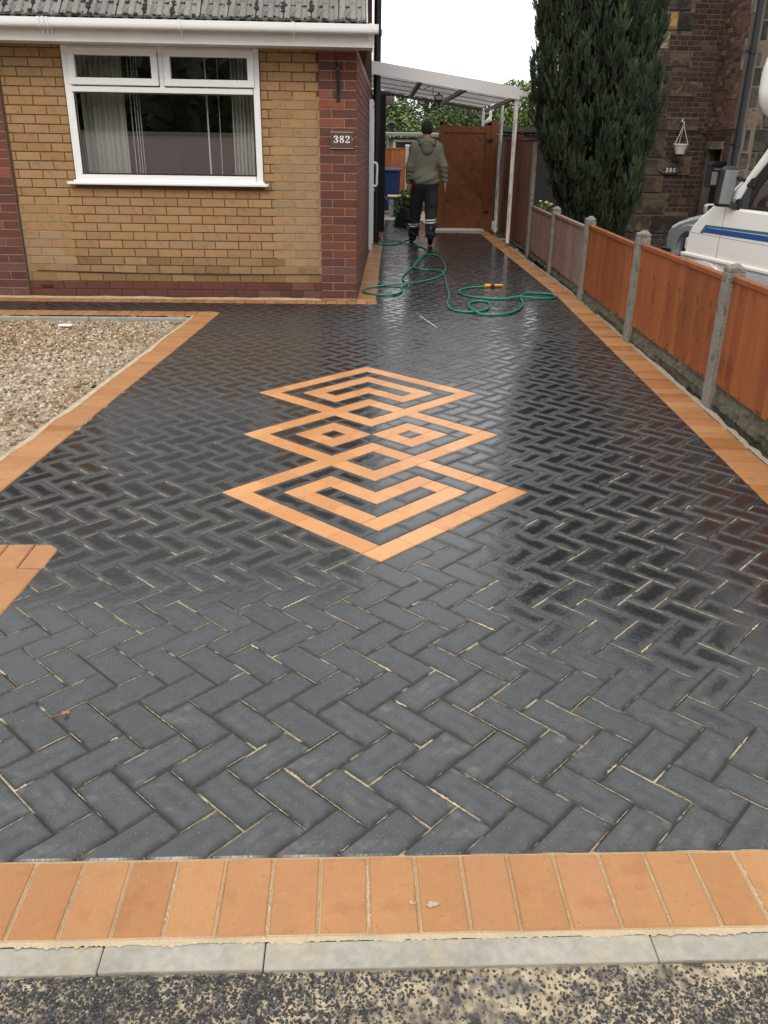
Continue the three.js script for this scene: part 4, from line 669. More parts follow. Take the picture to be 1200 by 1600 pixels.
// ---------------------------------------------------------------- gate and rear yard
{
  const yard = thing('rear_yard', 'pale concrete yard behind the gate', 'yard', [0, 0, 0], 0, null, 'structure');
  mesh('slab', merge([box(5.2, 0.26, 4.2, 2.2, -0.138, -17.13), box(3.3, 0.26, 2.0, 3.10, -0.138, -14.02), box(1.04, 0.26, 0.98, 1.95, -0.124, -12.50)]), mat('pale concrete', [0.62, 0.56, 0.48], 0.5, { map: postTex, bumpMap: grain, bumpScale: 0.004 }), yard);
  const g = thing('timber_gate', 'tall brown gate of diagonal boards with a dipped top rail', 'gate', [1.51, 0, -12.50]);
  const W = 0.97, y0 = 0.05, y1 = 1.86;
  const cell = ccw([[0.09, y0 + 0.12], [W - 0.09, y0 + 0.12], [W - 0.09, y1 - 0.13], [0.09, y1 - 0.13]]);
  for (let k = -14; k < 34; k++) {
    const s = k * 0.135 - 1.2, e = s + 0.135, poly = ccw([[s, 2.4], [e, 2.4], [e + 2.6, -0.2], [s + 2.6, -0.2]].map(([x, y]) => [x - 1.0, y])), q = clean(clipTo(poly, cell)); if (q.length < 3 || Math.abs(area(q)) < 0.002) continue;
    const ox = rr(0, 1), c = prism(q.map(([x, y]) => [x, -y]), 0.0004, 0.0035, 0.018, (x, z) => [(x * 0.7 + z * 0.7) + ox, (x * 0.7 - z * 0.7)]); c.rotateX(Math.PI / 2); mesh('diagonal_board', c, pick(M.gate), g);
  }
  mesh('stile', rbox(0.095, y1 - y0 + 0.05, 0.05, 0.006, 0.0475, (y0 + y1) / 2 + 0.02, 0.002), M.gate[0], g); mesh('stile', rbox(0.095, y1 - y0 + 0.05, 0.05, 0.006, W - 0.0475, (y0 + y1) / 2 + 0.02, 0.002), M.gate[1], g);
  mesh('bottom_rail', rbox(W - 0.19, 0.12, 0.048, 0.005, W / 2, y0 + 0.06, 0), M.gate[1], g);
  const tr = []; for (let i = 0; i <= 20; i++) { const t = i / 20; tr.push([0.0 + W * t, y1 - 0.02 + 0.075 * (sstep(0.12, 0.0, t) + sstep(0.88, 1.0, t))]); }
  const tg = extr([[0.095, y1 - 0.13], [W - 0.095, y1 - 0.13], ...tr.slice(2, -2).reverse()], 0.046); tg.translate(0, 0, -0.024); mesh('top_rail', tg, M.gate[2], g);
  const s1 = extr([[0, y1 - 0.01], [0.097, y1 - 0.01], [0.08, y1 + 0.02], [0.03, y1 + 0.065], [0, y1 + 0.07]], 0.05); s1.translate(0, 0.01, -0.023); mesh('shoulder', s1, M.gate[0], g); const s2 = s1.clone().scale(-1, 1, 1).translate(W, 0, 0); { const p = s2.attributes.position, a = p.array; for (let i = 0; i < a.length; i += 9) for (let k = 0; k < 3; k++) { const t = a[i + 3 + k]; a[i + 3 + k] = a[i + 6 + k]; a[i + 6 + k] = t; } s2.computeVertexNormals(); } mesh('shoulder', s2, M.gate[1], g);
  const gp = thing('gate_post', 'brown timber gate post on the right of the diagonal gate', 'gate post', [2.535, 0, -12.52]); mesh('shaft', rbox(0.12, 1.94, 0.12, 0.006, 0, 0.97, 0), M.gate[1], gp); mesh('hinges', merge([box(0.10, 0.05, 0.012, -0.07, 0.35, 0.066), box(0.10, 0.05, 0.012, -0.07, 1.6, 0.066)]), M.iron, gp);
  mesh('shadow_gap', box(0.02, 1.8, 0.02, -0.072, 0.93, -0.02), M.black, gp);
  // canopy
  const c = thing('canopy', 'white sloping lean-to canopy on thin posts over the side passage', 'canopy');
  const sl = (x) => 2.475 - (x - 0.23) * 0.1385, ang = -Math.atan(0.1385);
  const fx = extr([[0.20, sl(0.20) - 0.005], [2.475, sl(2.475) - 0.005], [2.475, sl(2.475) + 0.168], [0.20, sl(0.20) + 0.172]], 0.022); fx.translate(0, 0, -9.83); mesh('fascia', fx, mat('white fascia board', [0.74, 0.73, 0.73], 0.5), c);
  const wp = mat('white roof panel', [0.74, 0.74, 0.74], 0.55, { transparent: false });
  const pl = new THREE.MeshPhysicalMaterial({ color: col([0.92, 0.92, 0.92]), roughness: 0.95, transmission: 0.6, thickness: 0 }); pl.name = 'translucent roof sheet';
  for (let i = 0; i < 4; i++) { const L = 2.30, D = 1.035, z0 = -9.855 - i * 1.045; const p = new THREE.PlaneGeometry(L, D, 40, 1); p.rotateX(-Math.PI / 2); { const P = p.attributes.position; for (let k = 0; k < P.count; k++) P.setY(k, 0.004 * Math.sin(P.getX(k) * 55)); p.computeVertexNormals(); } p.rotateZ(ang); p.translate(1.36, sl(1.36) + 0.06, z0 - D / 2); mesh('roof_panel', metric(p), pl, c); const t = box(L, 0.014, 0.016); t.rotateZ(ang); t.translate(1.36, sl(1.36) + 0.046, z0 - D); mesh('panel_trim', t, mat('grey trim', [0.22, 0.21, 0.21], 0.6), c); }
  const beamM = mat('grey brown beam', [0.22, 0.19, 0.17], 0.8);
  mesh('rafter', beam([0.95, sl(0.95) + 0.015, -9.86], [1.06, sl(1.06) + 0.015, -14.0], 0.055, 0.06), beamM, c); mesh('rafter', beam([1.64, sl(1.64) + 0.015, -9.86], [1.69, sl(1.69) + 0.015, -14.0], 0.055, 0.06), beamM, c);
  mesh('edge_beam', beam([2.42, sl(2.42) + 0.01, -9.88], [2.56, sl(2.52) + 0.005, -14.0], 0.05, 0.05), beamM, c);
  mesh('rear_beam', (() => { const g = box(2.3, 0.045, 0.05); g.rotateZ(ang); g.translate(1.38, sl(1.38) + 0.012, -14.05); return g; })(), mat('dark beam', [0.07, 0.06, 0.06], 0.7), c);
  for (const [x, z, xt, zt] of [[2.445, -9.815, 2.44, -9.86], [2.555, -11.77, 2.535, -11.77]]) { const p = new THREE.Group(); p.name = 'post'; c.add(p); mesh('tube', bar([x, 0, z], [xt, 2.17, zt], 0.034, 14), M.oldWhite, p); mesh('base_bracket', merge([bar([x, 0.004, z], [x, 0.05, z], 0.037, 12)]), mat('rust', [0.16, 0.09, 0.05], 0.9), p); }
  mesh('house_eaves', merge([box(0.26, 0.20, 0.5, 0.60, 2.36, -14.5)]), mat('eaves brown', [0.3, 0.27, 0.25], 0.7), c);
  mesh('gutter_end', merge([box(0.10, 0.07, 0.5, 2.57, 2.24, -10.1), box(0.04, 0.05, 0.06, 2.50, 2.2, -9.9)]), M.upvcDull, c);
  const fl = thing('floodlight', 'small black floodlight hanging under the canopy on a looped cable', 'floodlight', [1.38, 2.19, -11.4]);
  mesh('housing', rbox(0.13, 0.11, 0.05, 0.01, 0, 0.05, 0), M.black, fl); mesh('lens', rbox(0.10, 0.06, 0.006, 0.003, 0, 0.055, 0.027), mat('lamp glass', [0.5, 0.5, 0.5], 0.15), fl); mesh('sensor', merge([cyl(0.022, 0.02, 0.05, 0, -0.035, 0.01, 12), box(0.05, 0.02, 0.04, 0, -0.01, 0.0)]), M.black, fl);
  mesh('bracket', box(0.03, 0.10, 0.02, 0, 0.09, -0.035), M.iron, fl);
  mesh('cable', tube([[-0.03, 0.0, -0.02], [-0.08, 0.06, 0], [-0.12, 0.17, 0.1], [-0.09, 0.21, 0.2], [-0.2, 0.2, 0.3], [-0.32, 0.15, 0.45], [-0.40, 0.18, 0.62], [-0.43, 0.235, 0.75]], 0.006, 50, 5), M.black, fl);
  const tf = thing('trellis_frame', 'white frame of two thin posts with a brace behind the gate', 'frame', [2.55, 0, -14.12]);
  mesh('upright', rbox(0.05, 2.2, 0.05, 0.004, 0, 1.1, 0), M.white, tf); mesh('upright', rbox(0.05, 2.26, 0.05, 0.004, 0.16, 1.13, -0.1), M.white, tf); mesh('brace', merge([bar([0, 1.9, 0], [0.16, 2.06, -0.1], 0.018), bar([0, 2.0, 0], [0.16, 1.93, -0.1], 0.014)]), M.white, tf);
}
{
  // rear boundary
  for (let i = 0; i < 3; i++) { const p = [-0.6 + i * 1.83, -18.0], q = [p[0] + 1.83, -18.0]; fencePanel(p, q, 0.12, 1.45, M.rearBoard, ['orange rear fence panel left of the white post, hidden behind the house corner', 'orange rear fence panel behind the blue bin', 'orange rear fence panel behind the gate'][i], 'rear_boarded_fence', null, true, false); }
  const wp = thing('white_post', 'white concrete post in the orange rear fence beside the blue bin', 'fence post', [1.275, 0, -17.93]); mesh('shaft', rbox(0.10, 1.49, 0.09, 0.008, 0, 0.745, 0), mat('whitewashed concrete', [0.66, 0.62, 0.55], 0.85, { map: postTex }), wp); mesh('cap', rbox(0.11, 0.05, 0.10, 0.015, 0, 1.5, 0), M.white, wp);
  const b = thing('wheelie_bin', 'dark blue wheelie bin standing behind the house corner', 'bin', [0.80, 0, -17.0]), bm = mat('dark blue plastic', [0.018, 0.045, 0.17], 0.4);
  const bg = new RoundedBoxGeometry(0.5, 0.86, 0.6, 3, 0.03); { const P = bg.attributes.position; for (let i = 0; i < P.count; i++) { const k = 0.84 + 0.16 * (P.getY(i) + 0.43) / 0.86; P.setX(i, P.getX(i) * k); P.setZ(i, P.getZ(i) * k); } bg.computeVertexNormals(); } bg.translate(0, 0.5, 0); mesh('body', metric(bg), bm, b);
  mesh('lid', merge([rbox(0.58, 0.05, 0.66, 0.02, 0, 0.965, 0.01), rbox(0.54, 0.04, 0.5, 0.02, 0, 0.99, 0)]), bm, b); mesh('handle', merge([bar([-0.22, 0.93, -0.36], [0.22, 0.93, -0.36], 0.016)]), bm, b);
  for (const x of [-0.24, 0.24]) mesh('wheel', cyl(0.1, 0.1, 0.05, x, 0.1, -0.25, 18, 0, Math.PI / 2), M.black, b);
  const c = thing('storage_tub', 'green tub with a flat cream lid in front of the blue bin', 'tub', [0.98, 0, -16.15]), cg = new RoundedBoxGeometry(0.34, 0.34, 0.36, 3, 0.03); { const P = cg.attributes.position; for (let i = 0; i < P.count; i++) { const k = 0.82 + 0.18 * (P.getY(i) + 0.17) / 0.34; P.setX(i, P.getX(i) * k); P.setZ(i, P.getZ(i) * k); } cg.computeVertexNormals(); } cg.translate(0, 0.18, 0);
  mesh('body', metric(cg), mat('dark green plastic', [0.02, 0.085, 0.055], 0.45), c); c.scale.setScalar(1.18); mesh('lid', rbox(0.42, 0.03, 0.42, 0.012, 0, 0.365, 0), mat('cream lid', [0.78, 0.66, 0.42], 0.5), c); mesh('leg', rbox(0.09, 0.30, 0.05, 0.01, -0.15, 0.16, 0.17), mat('pale grey plastic', [0.4, 0.4, 0.4], 0.6), c);
}
{
  // hose reel on its stand, and the hose
  const h = thing('hose_reel', 'black hose reel stand with a green drum beside the walking person', 'hose reel', [0.94, 0, -13.55]), gr = mat('green plastic', [0.012, 0.12, 0.075], 0.4);
  const sp = [[-0.17, 0], [0.13, 0], [0.10, 0.05], [0.05, 0.33], [0.0, 0.36], [-0.07, 0.34]];
  for (const z of [-0.12, 0.12]) { const g = extr(sp, 0.03, 0.004); g.translate(-0.02, 0, z - 0.015); mesh('side_frame', g, M.black, h); }
  mesh('foot', merge([rbox(0.32, 0.035, 0.30, 0.01, -0.03, 0.02, 0)]), M.black, h); mesh('drum', merge([cyl(0.10, 0.10, 0.2, 0.0, 0.22, 0, 22, Math.PI / 2), cyl(0.14, 0.14, 0.012, 0.0, 0.22, 0.098, 24, Math.PI / 2), cyl(0.14, 0.14, 0.012, 0, 0.22, -0.098, 24, Math.PI / 2)]), gr, h);
  mesh('carry_handle', tube([[-0.05, 0.33, -0.1], [-0.04, 0.42, -0.06], [-0.03, 0.43, 0.06], [-0.05, 0.33, 0.1]], 0.011, 24, 6), M.black, h);
  mesh('crank', merge([bar([0, 0.22, 0.13], [0.09, 0.27, 0.15], 0.01), bar([0.09, 0.27, 0.15], [0.09, 0.27, 0.2], 0.012)]), gr, h);
  const wc = thing('watering_pot', 'small green pot with pale handles right of the hose reel', 'pot', [1.17, 0, -13.5]); mesh('body', lathe([[0, 0.0], [0.055, 0.0], [0.08, 0.22], [0.086, 0.24], [0.076, 0.24], [0.07, 0.2], [0, 0.2]], 20), gr, wc); mesh('rim_handle', tube([[-0.08, 0.22, 0], [-0.06, 0.3, 0.02], [0.0, 0.33, 0.03], [0.06, 0.3, 0.02], [0.08, 0.22, 0]], 0.008, 24, 6), M.conc, wc);
  tag(mesh(numbered('grey_hose'), tube([[0.50, 0.62, -12.95], [0.60, 0.52, -13.1], [0.78, 0.32, -13.3], [0.86, 0.26, -13.42]], 0.011, 30, 6), mat('pale hose', [0.55, 0.58, 0.56], 0.4)), 'pale thin hose rising from the reel to the house wall', 'hose');
  const hp = [[0.98, -13.35, 0.05], [1.0, -12.4], [1.02, -11.5], [0.964, -10.853], [0.774, -10.314], [0.534, -9.721], [0.286, -9.831], [0.335, -10.176], [0.613, -10.15, 0.03], [0.886, -9.706], [1.012, -9.427], [1.049, -8.927], [0.969, -8.36], [0.776, -7.349], [0.585, -6.445], [0.507, -5.995], [0.515, -5.642], [0.531, -5.461], [0.463, -5.28], [0.432, -4.918], [0.334, -4.729], [0.178, -4.708], [0.053, -4.809], [0.022, -4.993], [0.09, -5.19], [0.28, -5.362], [0.52, -5.433, 0.026], [0.795, -5.791], [1.001, -6.233], [1.117, -6.826], [1.169, -7.677], [1.139, -8.309], [1.043, -8.435], [0.93, -8.16, 0.026], [0.782, -7.504], [0.723, -7.118], [0.771, -6.781], [0.921, -6.741], [1.027, -6.55, 0.026], [1.04, -6.236], [0.993, -5.491], [0.933, -4.657], [0.864, -4.152], [0.881, -3.846], [0.992, -3.734], [1.1, -3.749], [1.204, -3.852], [1.278, -4.079], [1.287, -4.314], [1.213, -4.365], [1.121, -4.283], [1.066, -4.047], [1.072, -3.77, 0.027], [1.134, -3.617], [1.27, -3.595], [1.406, -3.677], [1.531, -3.878], [1.632, -4.16], [1.679, -4.469], [1.698, -4.678], [1.793, -4.864], [1.922, -4.908], [2.057, -4.879], [2.094, -4.724], [2.036, -4.603], [1.89, -4.56], [1.69, -4.575, 0.028], [1.495, -4.515], [1.307, -4.551], [1.165, -4.647], [1.088, -4.81], [1.085, -4.982], [1.141, -5.165], [1.271, -5.292], [1.437, -5.356]];
  const gh = thing('garden_hose', 'long green garden hose lying in loose loops across the wet drive', 'hose');
  mesh('hose', tube(hp.map(([x, z, y]) => [x, y ?? 0.0115, z]), 0.0105, 900, 8), mat('green hose', [0.012, 0.20, 0.125], 0.28), gh);
  const n = new THREE.Group(); n.name = 'spray_nozzle'; n.position.set(1.437, 0.02, -5.356); n.rotation.y = 0.28; gh.add(n); const ye = mat('orange yellow plastic', [0.80, 0.33, 0.03], 0.35);
  mesh('coupling', merge([cyl(0.021, 0.021, 0.05, 0.02, 0, 0, 16, 0, Math.PI / 2), cyl(0.024, 0.024, 0.025, -0.012, 0, 0, 16, 0, Math.PI / 2)]), ye, n); mesh('collar', merge([cyl(0.017, 0.017, 0.03, 0.058, 0, 0, 14, 0, Math.PI / 2), cyl(0.022, 0.022, 0.02, 0.085, 0, 0, 14, 0, Math.PI / 2)]), mat('dark grey plastic', [0.05, 0.05, 0.05], 0.5), n); mesh('nose', cyl(0.013, 0.018, 0.11, 0.15, 0, 0, 16, 0, Math.PI / 2), ye, n);
}
// small things lying on the drive
{
  const lf = (name, label, x, z, s, c) => { const o = thing(name, label, 'leaf', [x, 0.004, z], rr(0, 6)); const sh = [], n = 14; for (let i = 0; i < n; i++) { const a = i / n * Math.PI * 2, r = s * (i % 2 ? 0.62 : 1) * (0.8 + 0.3 * hash(i, 2, 7)); sh.push([Math.cos(a) * r, Math.sin(a) * r * 0.75]); } const P = []; for (let i = 0; i < n; i++) { const j = (i + 1) % n; P.push(0, 0.006, 0, sh[j][0], 0.002 + 0.008 * hash(j, 3, 9), sh[j][1], sh[i][0], 0.002 + 0.008 * hash(i, 3, 9), sh[i][1]); } const g = new THREE.BufferGeometry(); g.setAttribute('position', new THREE.BufferAttribute(new Float32Array(P), 3)); g.computeVertexNormals(); mesh('blade', metric(g), mat('dry leaf', c, 0.6, { side: THREE.DoubleSide }), o); mesh('stalk', bar([s * 0.8, 0.004, 0], [s * 1.5, 0.008, s * 0.2], 0.0008, 5), mat('stalk', c, 0.7), o); };
  lf('fallen_leaf', 'curled dry orange brown leaf lying on the dark blocks at front left', -0.905, 2.49, 0.014, [0.34, 0.16, 0.07]);
  tag(mesh(numbered('plastic_strip'), bar([0.535, 0.004, -3.56], [0.645, 0.004, -2.98], 0.0035, 6), mat('pale strip', [0.6, 0.6, 0.58], 0.6)), 'thin pale straight strip lying on the wet drive below the hose', 'strip');
  for (const [x, z, s, lab] of [[0.057, 3.145, 0.011, 'pale blob of mortar on a front ochre block, the larger of two'], [0.015, 3.14, 0.006, 'tiny pale mortar spot left of the larger blob on the front blocks']]) { const g = nets((a, b, c) => ellip([a, b, c], [0, 0, 0], [s * 1.2, s * 0.35, s * 0.7]) + 0.004 * (vnoise(a * 300 + 99, c * 300 + 99, 999, 3) - 0.5), [-0.02, -0.01, -0.02], [0.02, 0.01, 0.02], 0.0016); tag(mesh(numbered('mortar_blob'), metric(g), M.drySand), lab, 'mortar').position.set(x, 0.001, z); }
}

// ---------------------------------------------------------------- the walking person, seen from behind
{
  const man = thing('person', 'person in grey green hoodie and dark work trousers walking away towards the gate', 'person', [1.075, 0, -9.98]);
  const J = { hL: [-0.095, 0.93, 0], kL: [-0.125, 0.51, -0.19], aL: [-0.15, 0.085, -0.30], tL: [-0.165, 0.035, -0.48], hR: [0.095, 0.93, 0.0], kR: [0.11, 0.50, 0.0], aR: [0.085, 0.17, 0.36], tR: [0.095, 0.035, 0.22], pel: [0, 0.98, 0], ch: [0.005, 1.30, -0.03], nk: [0.01, 1.52, -0.04], hd: [0.01, 1.735, -0.075], sL: [-0.175, 1.45, -0.03], eL: [-0.25, 1.18, -0.02], wL: [-0.255, 0.94, -0.10], sR: [0.185, 1.45, -0.03], eR: [0.285, 1.20, 0.03], wR: [0.325, 0.98, 0.0] };
  const w3 = (x, y, z, f, s) => fbm(x * f + 7.3, y * f * 0.8 + z * f + 3.1, 8, 3, s) - 0.5;
  const torso = (p, k) => smin(smin(ellip(p, [0, 1.02, 0.005], [0.165 + k, 0.14 + k, 0.12 + k]), ellip(p, [0.003, 1.30, -0.02], [0.19 + k, 0.24 + k, 0.12 + k]), 0.1), smin(capsule(p, J.sL, J.sR, 0.075 + k, 0.075 + k), capsule(p, [0.005, 1.45, -0.03], J.nk, 0.085 + k, 0.06 + k), 0.06), 0.08);
  const hair = mat('short dark hair', [0.018, 0.014, 0.011], 0.95, { bumpMap: fine, bumpScale: 0.003 }), skin = mat('skin', [0.42, 0.235, 0.165], 0.6);
  // body: one surface of skin, mostly covered
  const body = (x, y, z) => {
    const p = [x, y, z]; let d = torso(p, -0.02);
    d = smin(d, capsule(p, J.nk, [0.01, 1.63, -0.06], 0.055, 0.052), 0.04);
    d = smin(d, ellip(p, [0.01, 1.735, -0.075], [0.082, 0.115, 0.098]), 0.03);
    d = smin(d, ellip(p, [0.01, 1.70, -0.165], [0.016, 0.03, 0.022]), 0.03);
    for (const s of [-1, 1]) d = smin(d, ellip(p, [0.01 + s * 0.08, 1.73, -0.065], [0.018, 0.032, 0.02]), 0.01);
    for (const [a, b, c] of [[J.hL, J.kL, J.aL], [J.hR, J.kR, J.aR]]) { d = smin(d, capsule(p, a, b, 0.08, 0.055), 0.05); d = smin(d, capsule(p, b, c, 0.055, 0.035), 0.03); }
    d = smin(d, capsule(p, J.aL, J.tL, 0.032, 0.025), 0.02); d = smin(d, capsule(p, J.aR, J.tR, 0.032, 0.025), 0.02);
    for (const [a, b, c] of [[J.sL, J.eL, J.wL], [J.sR, J.eR, J.wR]]) { d = smin(d, capsule(p, a, b, 0.05, 0.04), 0.03); d = smin(d, capsule(p, b, c, 0.04, 0.027), 0.02); }
    return d;
  };
  const hand = (w, s) => {                               // relaxed hand hanging from the wrist
    const o = w, P = (a) => [o[0] + a[0] * s, o[1] + a[1], o[2] + a[2]];
    const f = [[[0, -0.085, -0.035], [0.004, -0.12, -0.042], [-0.008, -0.15, -0.04]], [[0.002, -0.09, -0.012], [0.006, -0.13, -0.016], [-0.008, -0.163, -0.014]], [[0.002, -0.088, 0.010], [0.006, -0.124, 0.01], [-0.008, -0.155, 0.01]], [[0, -0.08, 0.030], [0.002, -0.108, 0.033], [-0.009, -0.132, 0.032]]];
    return nets((x, y, z) => { const p = [x, y, z]; let d = capsule(p, o, P([0, -0.03, 0]), 0.027, 0.026); d = smin(d, ellip(p, P([0, -0.055, -0.002]), [0.018, 0.045, 0.042]), 0.02); for (const c of f) d = smin(d, Math.min(capsule(p, P(c[0]), P(c[1]), 0.0098, 0.009), capsule(p, P(c[1]), P(c[2]), 0.009, 0.0078)), 0.006); d = smin(d, Math.min(capsule(p, P([-0.004, -0.035, -0.035]), P([-0.016, -0.07, -0.055]), 0.012, 0.010), capsule(p, P([-0.016, -0.07, -0.055]), P([-0.022, -0.098, -0.058]), 0.010, 0.008)), 0.008); return d; }, [o[0] - 0.05, o[1] - 0.19, o[2] - 0.09], [o[0] + 0.05, o[1] + 0.04, o[2] + 0.07], 0.004);
  };
  const noUv = (g) => metric(g);
  mesh('body', merge([noUv(nets(body, [-0.42, -0.02, -0.56], [0.46, 1.9, 0.5], 0.014)), noUv(hand(J.wL, 1)), noUv(hand(J.wR, -1))]), skin, man);
  mesh('hair', noUv(nets((x, y, z) => { const p = [x, y, z]; let d = ellip(p, [0.01, 1.742, -0.068], [0.094, 0.112, 0.112]) + 0.012 * w3(x, y, z, 6, 31); d = Math.max(d, -(y - 1.672 + (z + 0.07) * 0.15 + 0.3 * Math.max(0, Math.abs(x - 0.01) - 0.06))); d = Math.max(d, -(z + 0.125 + Math.max(0, (y - 1.80)) * 1.2)); for (const s of [-1, 1]) d = Math.max(d, -ellip(p, [0.01 + s * 0.098, 1.71, -0.08], [0.026, 0.045, 0.035])); return d; }, [-0.13, 1.6, -0.22], [0.15, 1.9, 0.08], 0.006)), hair, man);
  const hoodM = mat('grey green jersey', [0.15, 0.147, 0.115], 0.95, { bumpMap: fine, bumpScale: 0.002 });
  const hoodie = (x, y, z) => {
    const p = [x, y, z]; const sag = 0.022 * Math.sin((y - x * 0.5) * 46) * sstep(1.25, 0.95, y) + 0.012 * w3(x, y, z, 3.2, 33) * 2;
    let d = torso(p, 0.018); d = smin(d, ellip(p, [0, 0.99, 0.01], [0.205, 0.10, 0.155]), 0.07) - sag * 0.35;
    d = Math.max(d, -(y - 0.915 - 0.02 * x));
    const band = Math.max(ellip(p, [0, 0.935, 0.01], [0.197, 0.16, 0.15]), Math.abs(y - 0.94 - 0.02 * x) - 0.032); d = smin(d, band, 0.01);
    for (const [a, b, c] of [[J.sL, J.eL, J.wL], [J.sR, J.eR, J.wR]]) { const wr = 0.0055 * Math.sin((y + z * 0.4) * 82 + x * 20 + 3 * fbm(y * 0.9 + 2, z + 2, 8, 2, 41)) * sstep(1.42, 1.1, y); d = smin(d, capsule(p, a, b, 0.074, 0.063) - wr * 0.6, 0.04); d = smin(d, capsule(p, b, c, 0.067, 0.046) - wr, 0.03); }
    d = Math.max(d, -(y - 0.925));
    let h = ellip(p, [0.01, 1.535, 0.075], [0.135, 0.075, 0.085]) + 0.02 * w3(x, y, z, 4, 35) + 0.006 * Math.sin(y * 90 + Math.abs(x) * 60); h = smin(h, ellip(p, [0.012, 1.44, 0.115], [0.085, 0.085, 0.05]), 0.04); h = smin(h, Math.max(capsule(p, [-0.10, 1.545, -0.02], [0.12, 1.545, -0.02], 0.05, 0.05), -(z + 0.09)), 0.05);
    h = Math.max(h, -ellip(p, [0.01, 1.62, -0.03], [0.085, 0.10, 0.10]));
    return smin(d, h, 0.008);
  };
  mesh('hoodie', noUv(nets(hoodie, [-0.42, 0.86, -0.3], [0.46, 1.68, 0.3], 0.0105)), hoodM, man);
  const legs = (p, k) => { const [x, y, z] = p; let d = ellip(p, [0, 0.92, 0.0], [0.175 + k, 0.13 + k, 0.135 + k]); const wr = 0.008 * Math.sin(y * 62 + x * 25 + z * 14) * sstep(0.62, 0.25, y) + 0.012 * w3(x, y, z, 3, 37); for (const [a, b, c] of [[J.hL, J.kL, J.aL], [J.hR, J.kR, J.aR]]) { let l = smin(capsule(p, a, b, 0.122 + k, 0.094 + k), capsule(p, b, c, 0.094 + k, 0.086 + k), 0.03); d = smin(d, l - wr, 0.06); } d = smin(d, ellip(p, [0.185, 0.68, 0.01], [0.022, 0.10, 0.075]), 0.02); return d; };
  mesh('trousers', noUv(nets((x, y, z) => Math.max(legs([x, y, z], 0), -(y - 0.10 - Math.max(0, z) * 0.12), y - 1.0), [-0.32, 0.05, -0.46], [0.34, 1.04, 0.52], 0.0115)), mat('dark work cloth', [0.014, 0.015, 0.018], 0.9, { bumpMap: fine, bumpScale: 0.002 }), man);
  mesh('trouser_patches', noUv(nets((x, y, z) => Math.max(legs([x, y, z], 0.003), Math.max(Math.abs(x - 0.15) - 0.075, Math.abs(y - 0.72) - 0.10, -z)), [0.02, 0.58, -0.05], [0.34, 0.86, 0.25], 0.01)), mat('grey cloth patch', [0.026, 0.027, 0.031], 0.9), man);
  const bm = mat('silver reflective tape', [0.62, 0.62, 0.60], 0.5);
  const bands = [[-1, 0.272, 0.010], [-1, 0.305, 0.010], [1, 0.352, 0.010], [1, 0.388, 0.010]];
  for (const [s, y0, t] of bands) mesh('reflective_band', noUv(nets((x, y, z) => Math.max(legs([x, y, z], 0.0045), Math.abs(y - y0 - 0.25 * (s > 0 ? z - 0.2 : 0) * 0 - 0.06 * x) - t, -s * x + 0.0), [s < 0 ? -0.3 : 0.0, y0 - 0.05, -0.46], [s < 0 ? 0.0 : 0.3, y0 + 0.06, 0.45], 0.007)), bm, man);
  const boot = (a, t, up) => nets((x, y, z) => { const p = [x, y, z]; let d = capsule(p, a, [a[0], a[1] + 0.10, a[2]], 0.052, 0.055); d = smin(d, capsule(p, [a[0], a[1] - 0.02, a[2] + 0.025], t, 0.046, 0.042), 0.03); return Math.max(d, -(y - 0.0)); }, [a[0] - 0.12, -0.01, Math.min(a[2], t[2]) - 0.14], [a[0] + 0.12, a[1] + 0.18, Math.max(a[2], t[2]) + 0.14], 0.009);
  mesh('boot', noUv(boot(J.aL, [-0.165, 0.04, -0.46])), M.black, man); mesh('boot', noUv(boot([J.aR[0], 0.165, J.aR[2]], [0.095, 0.045, 0.22])), M.black, man);
}
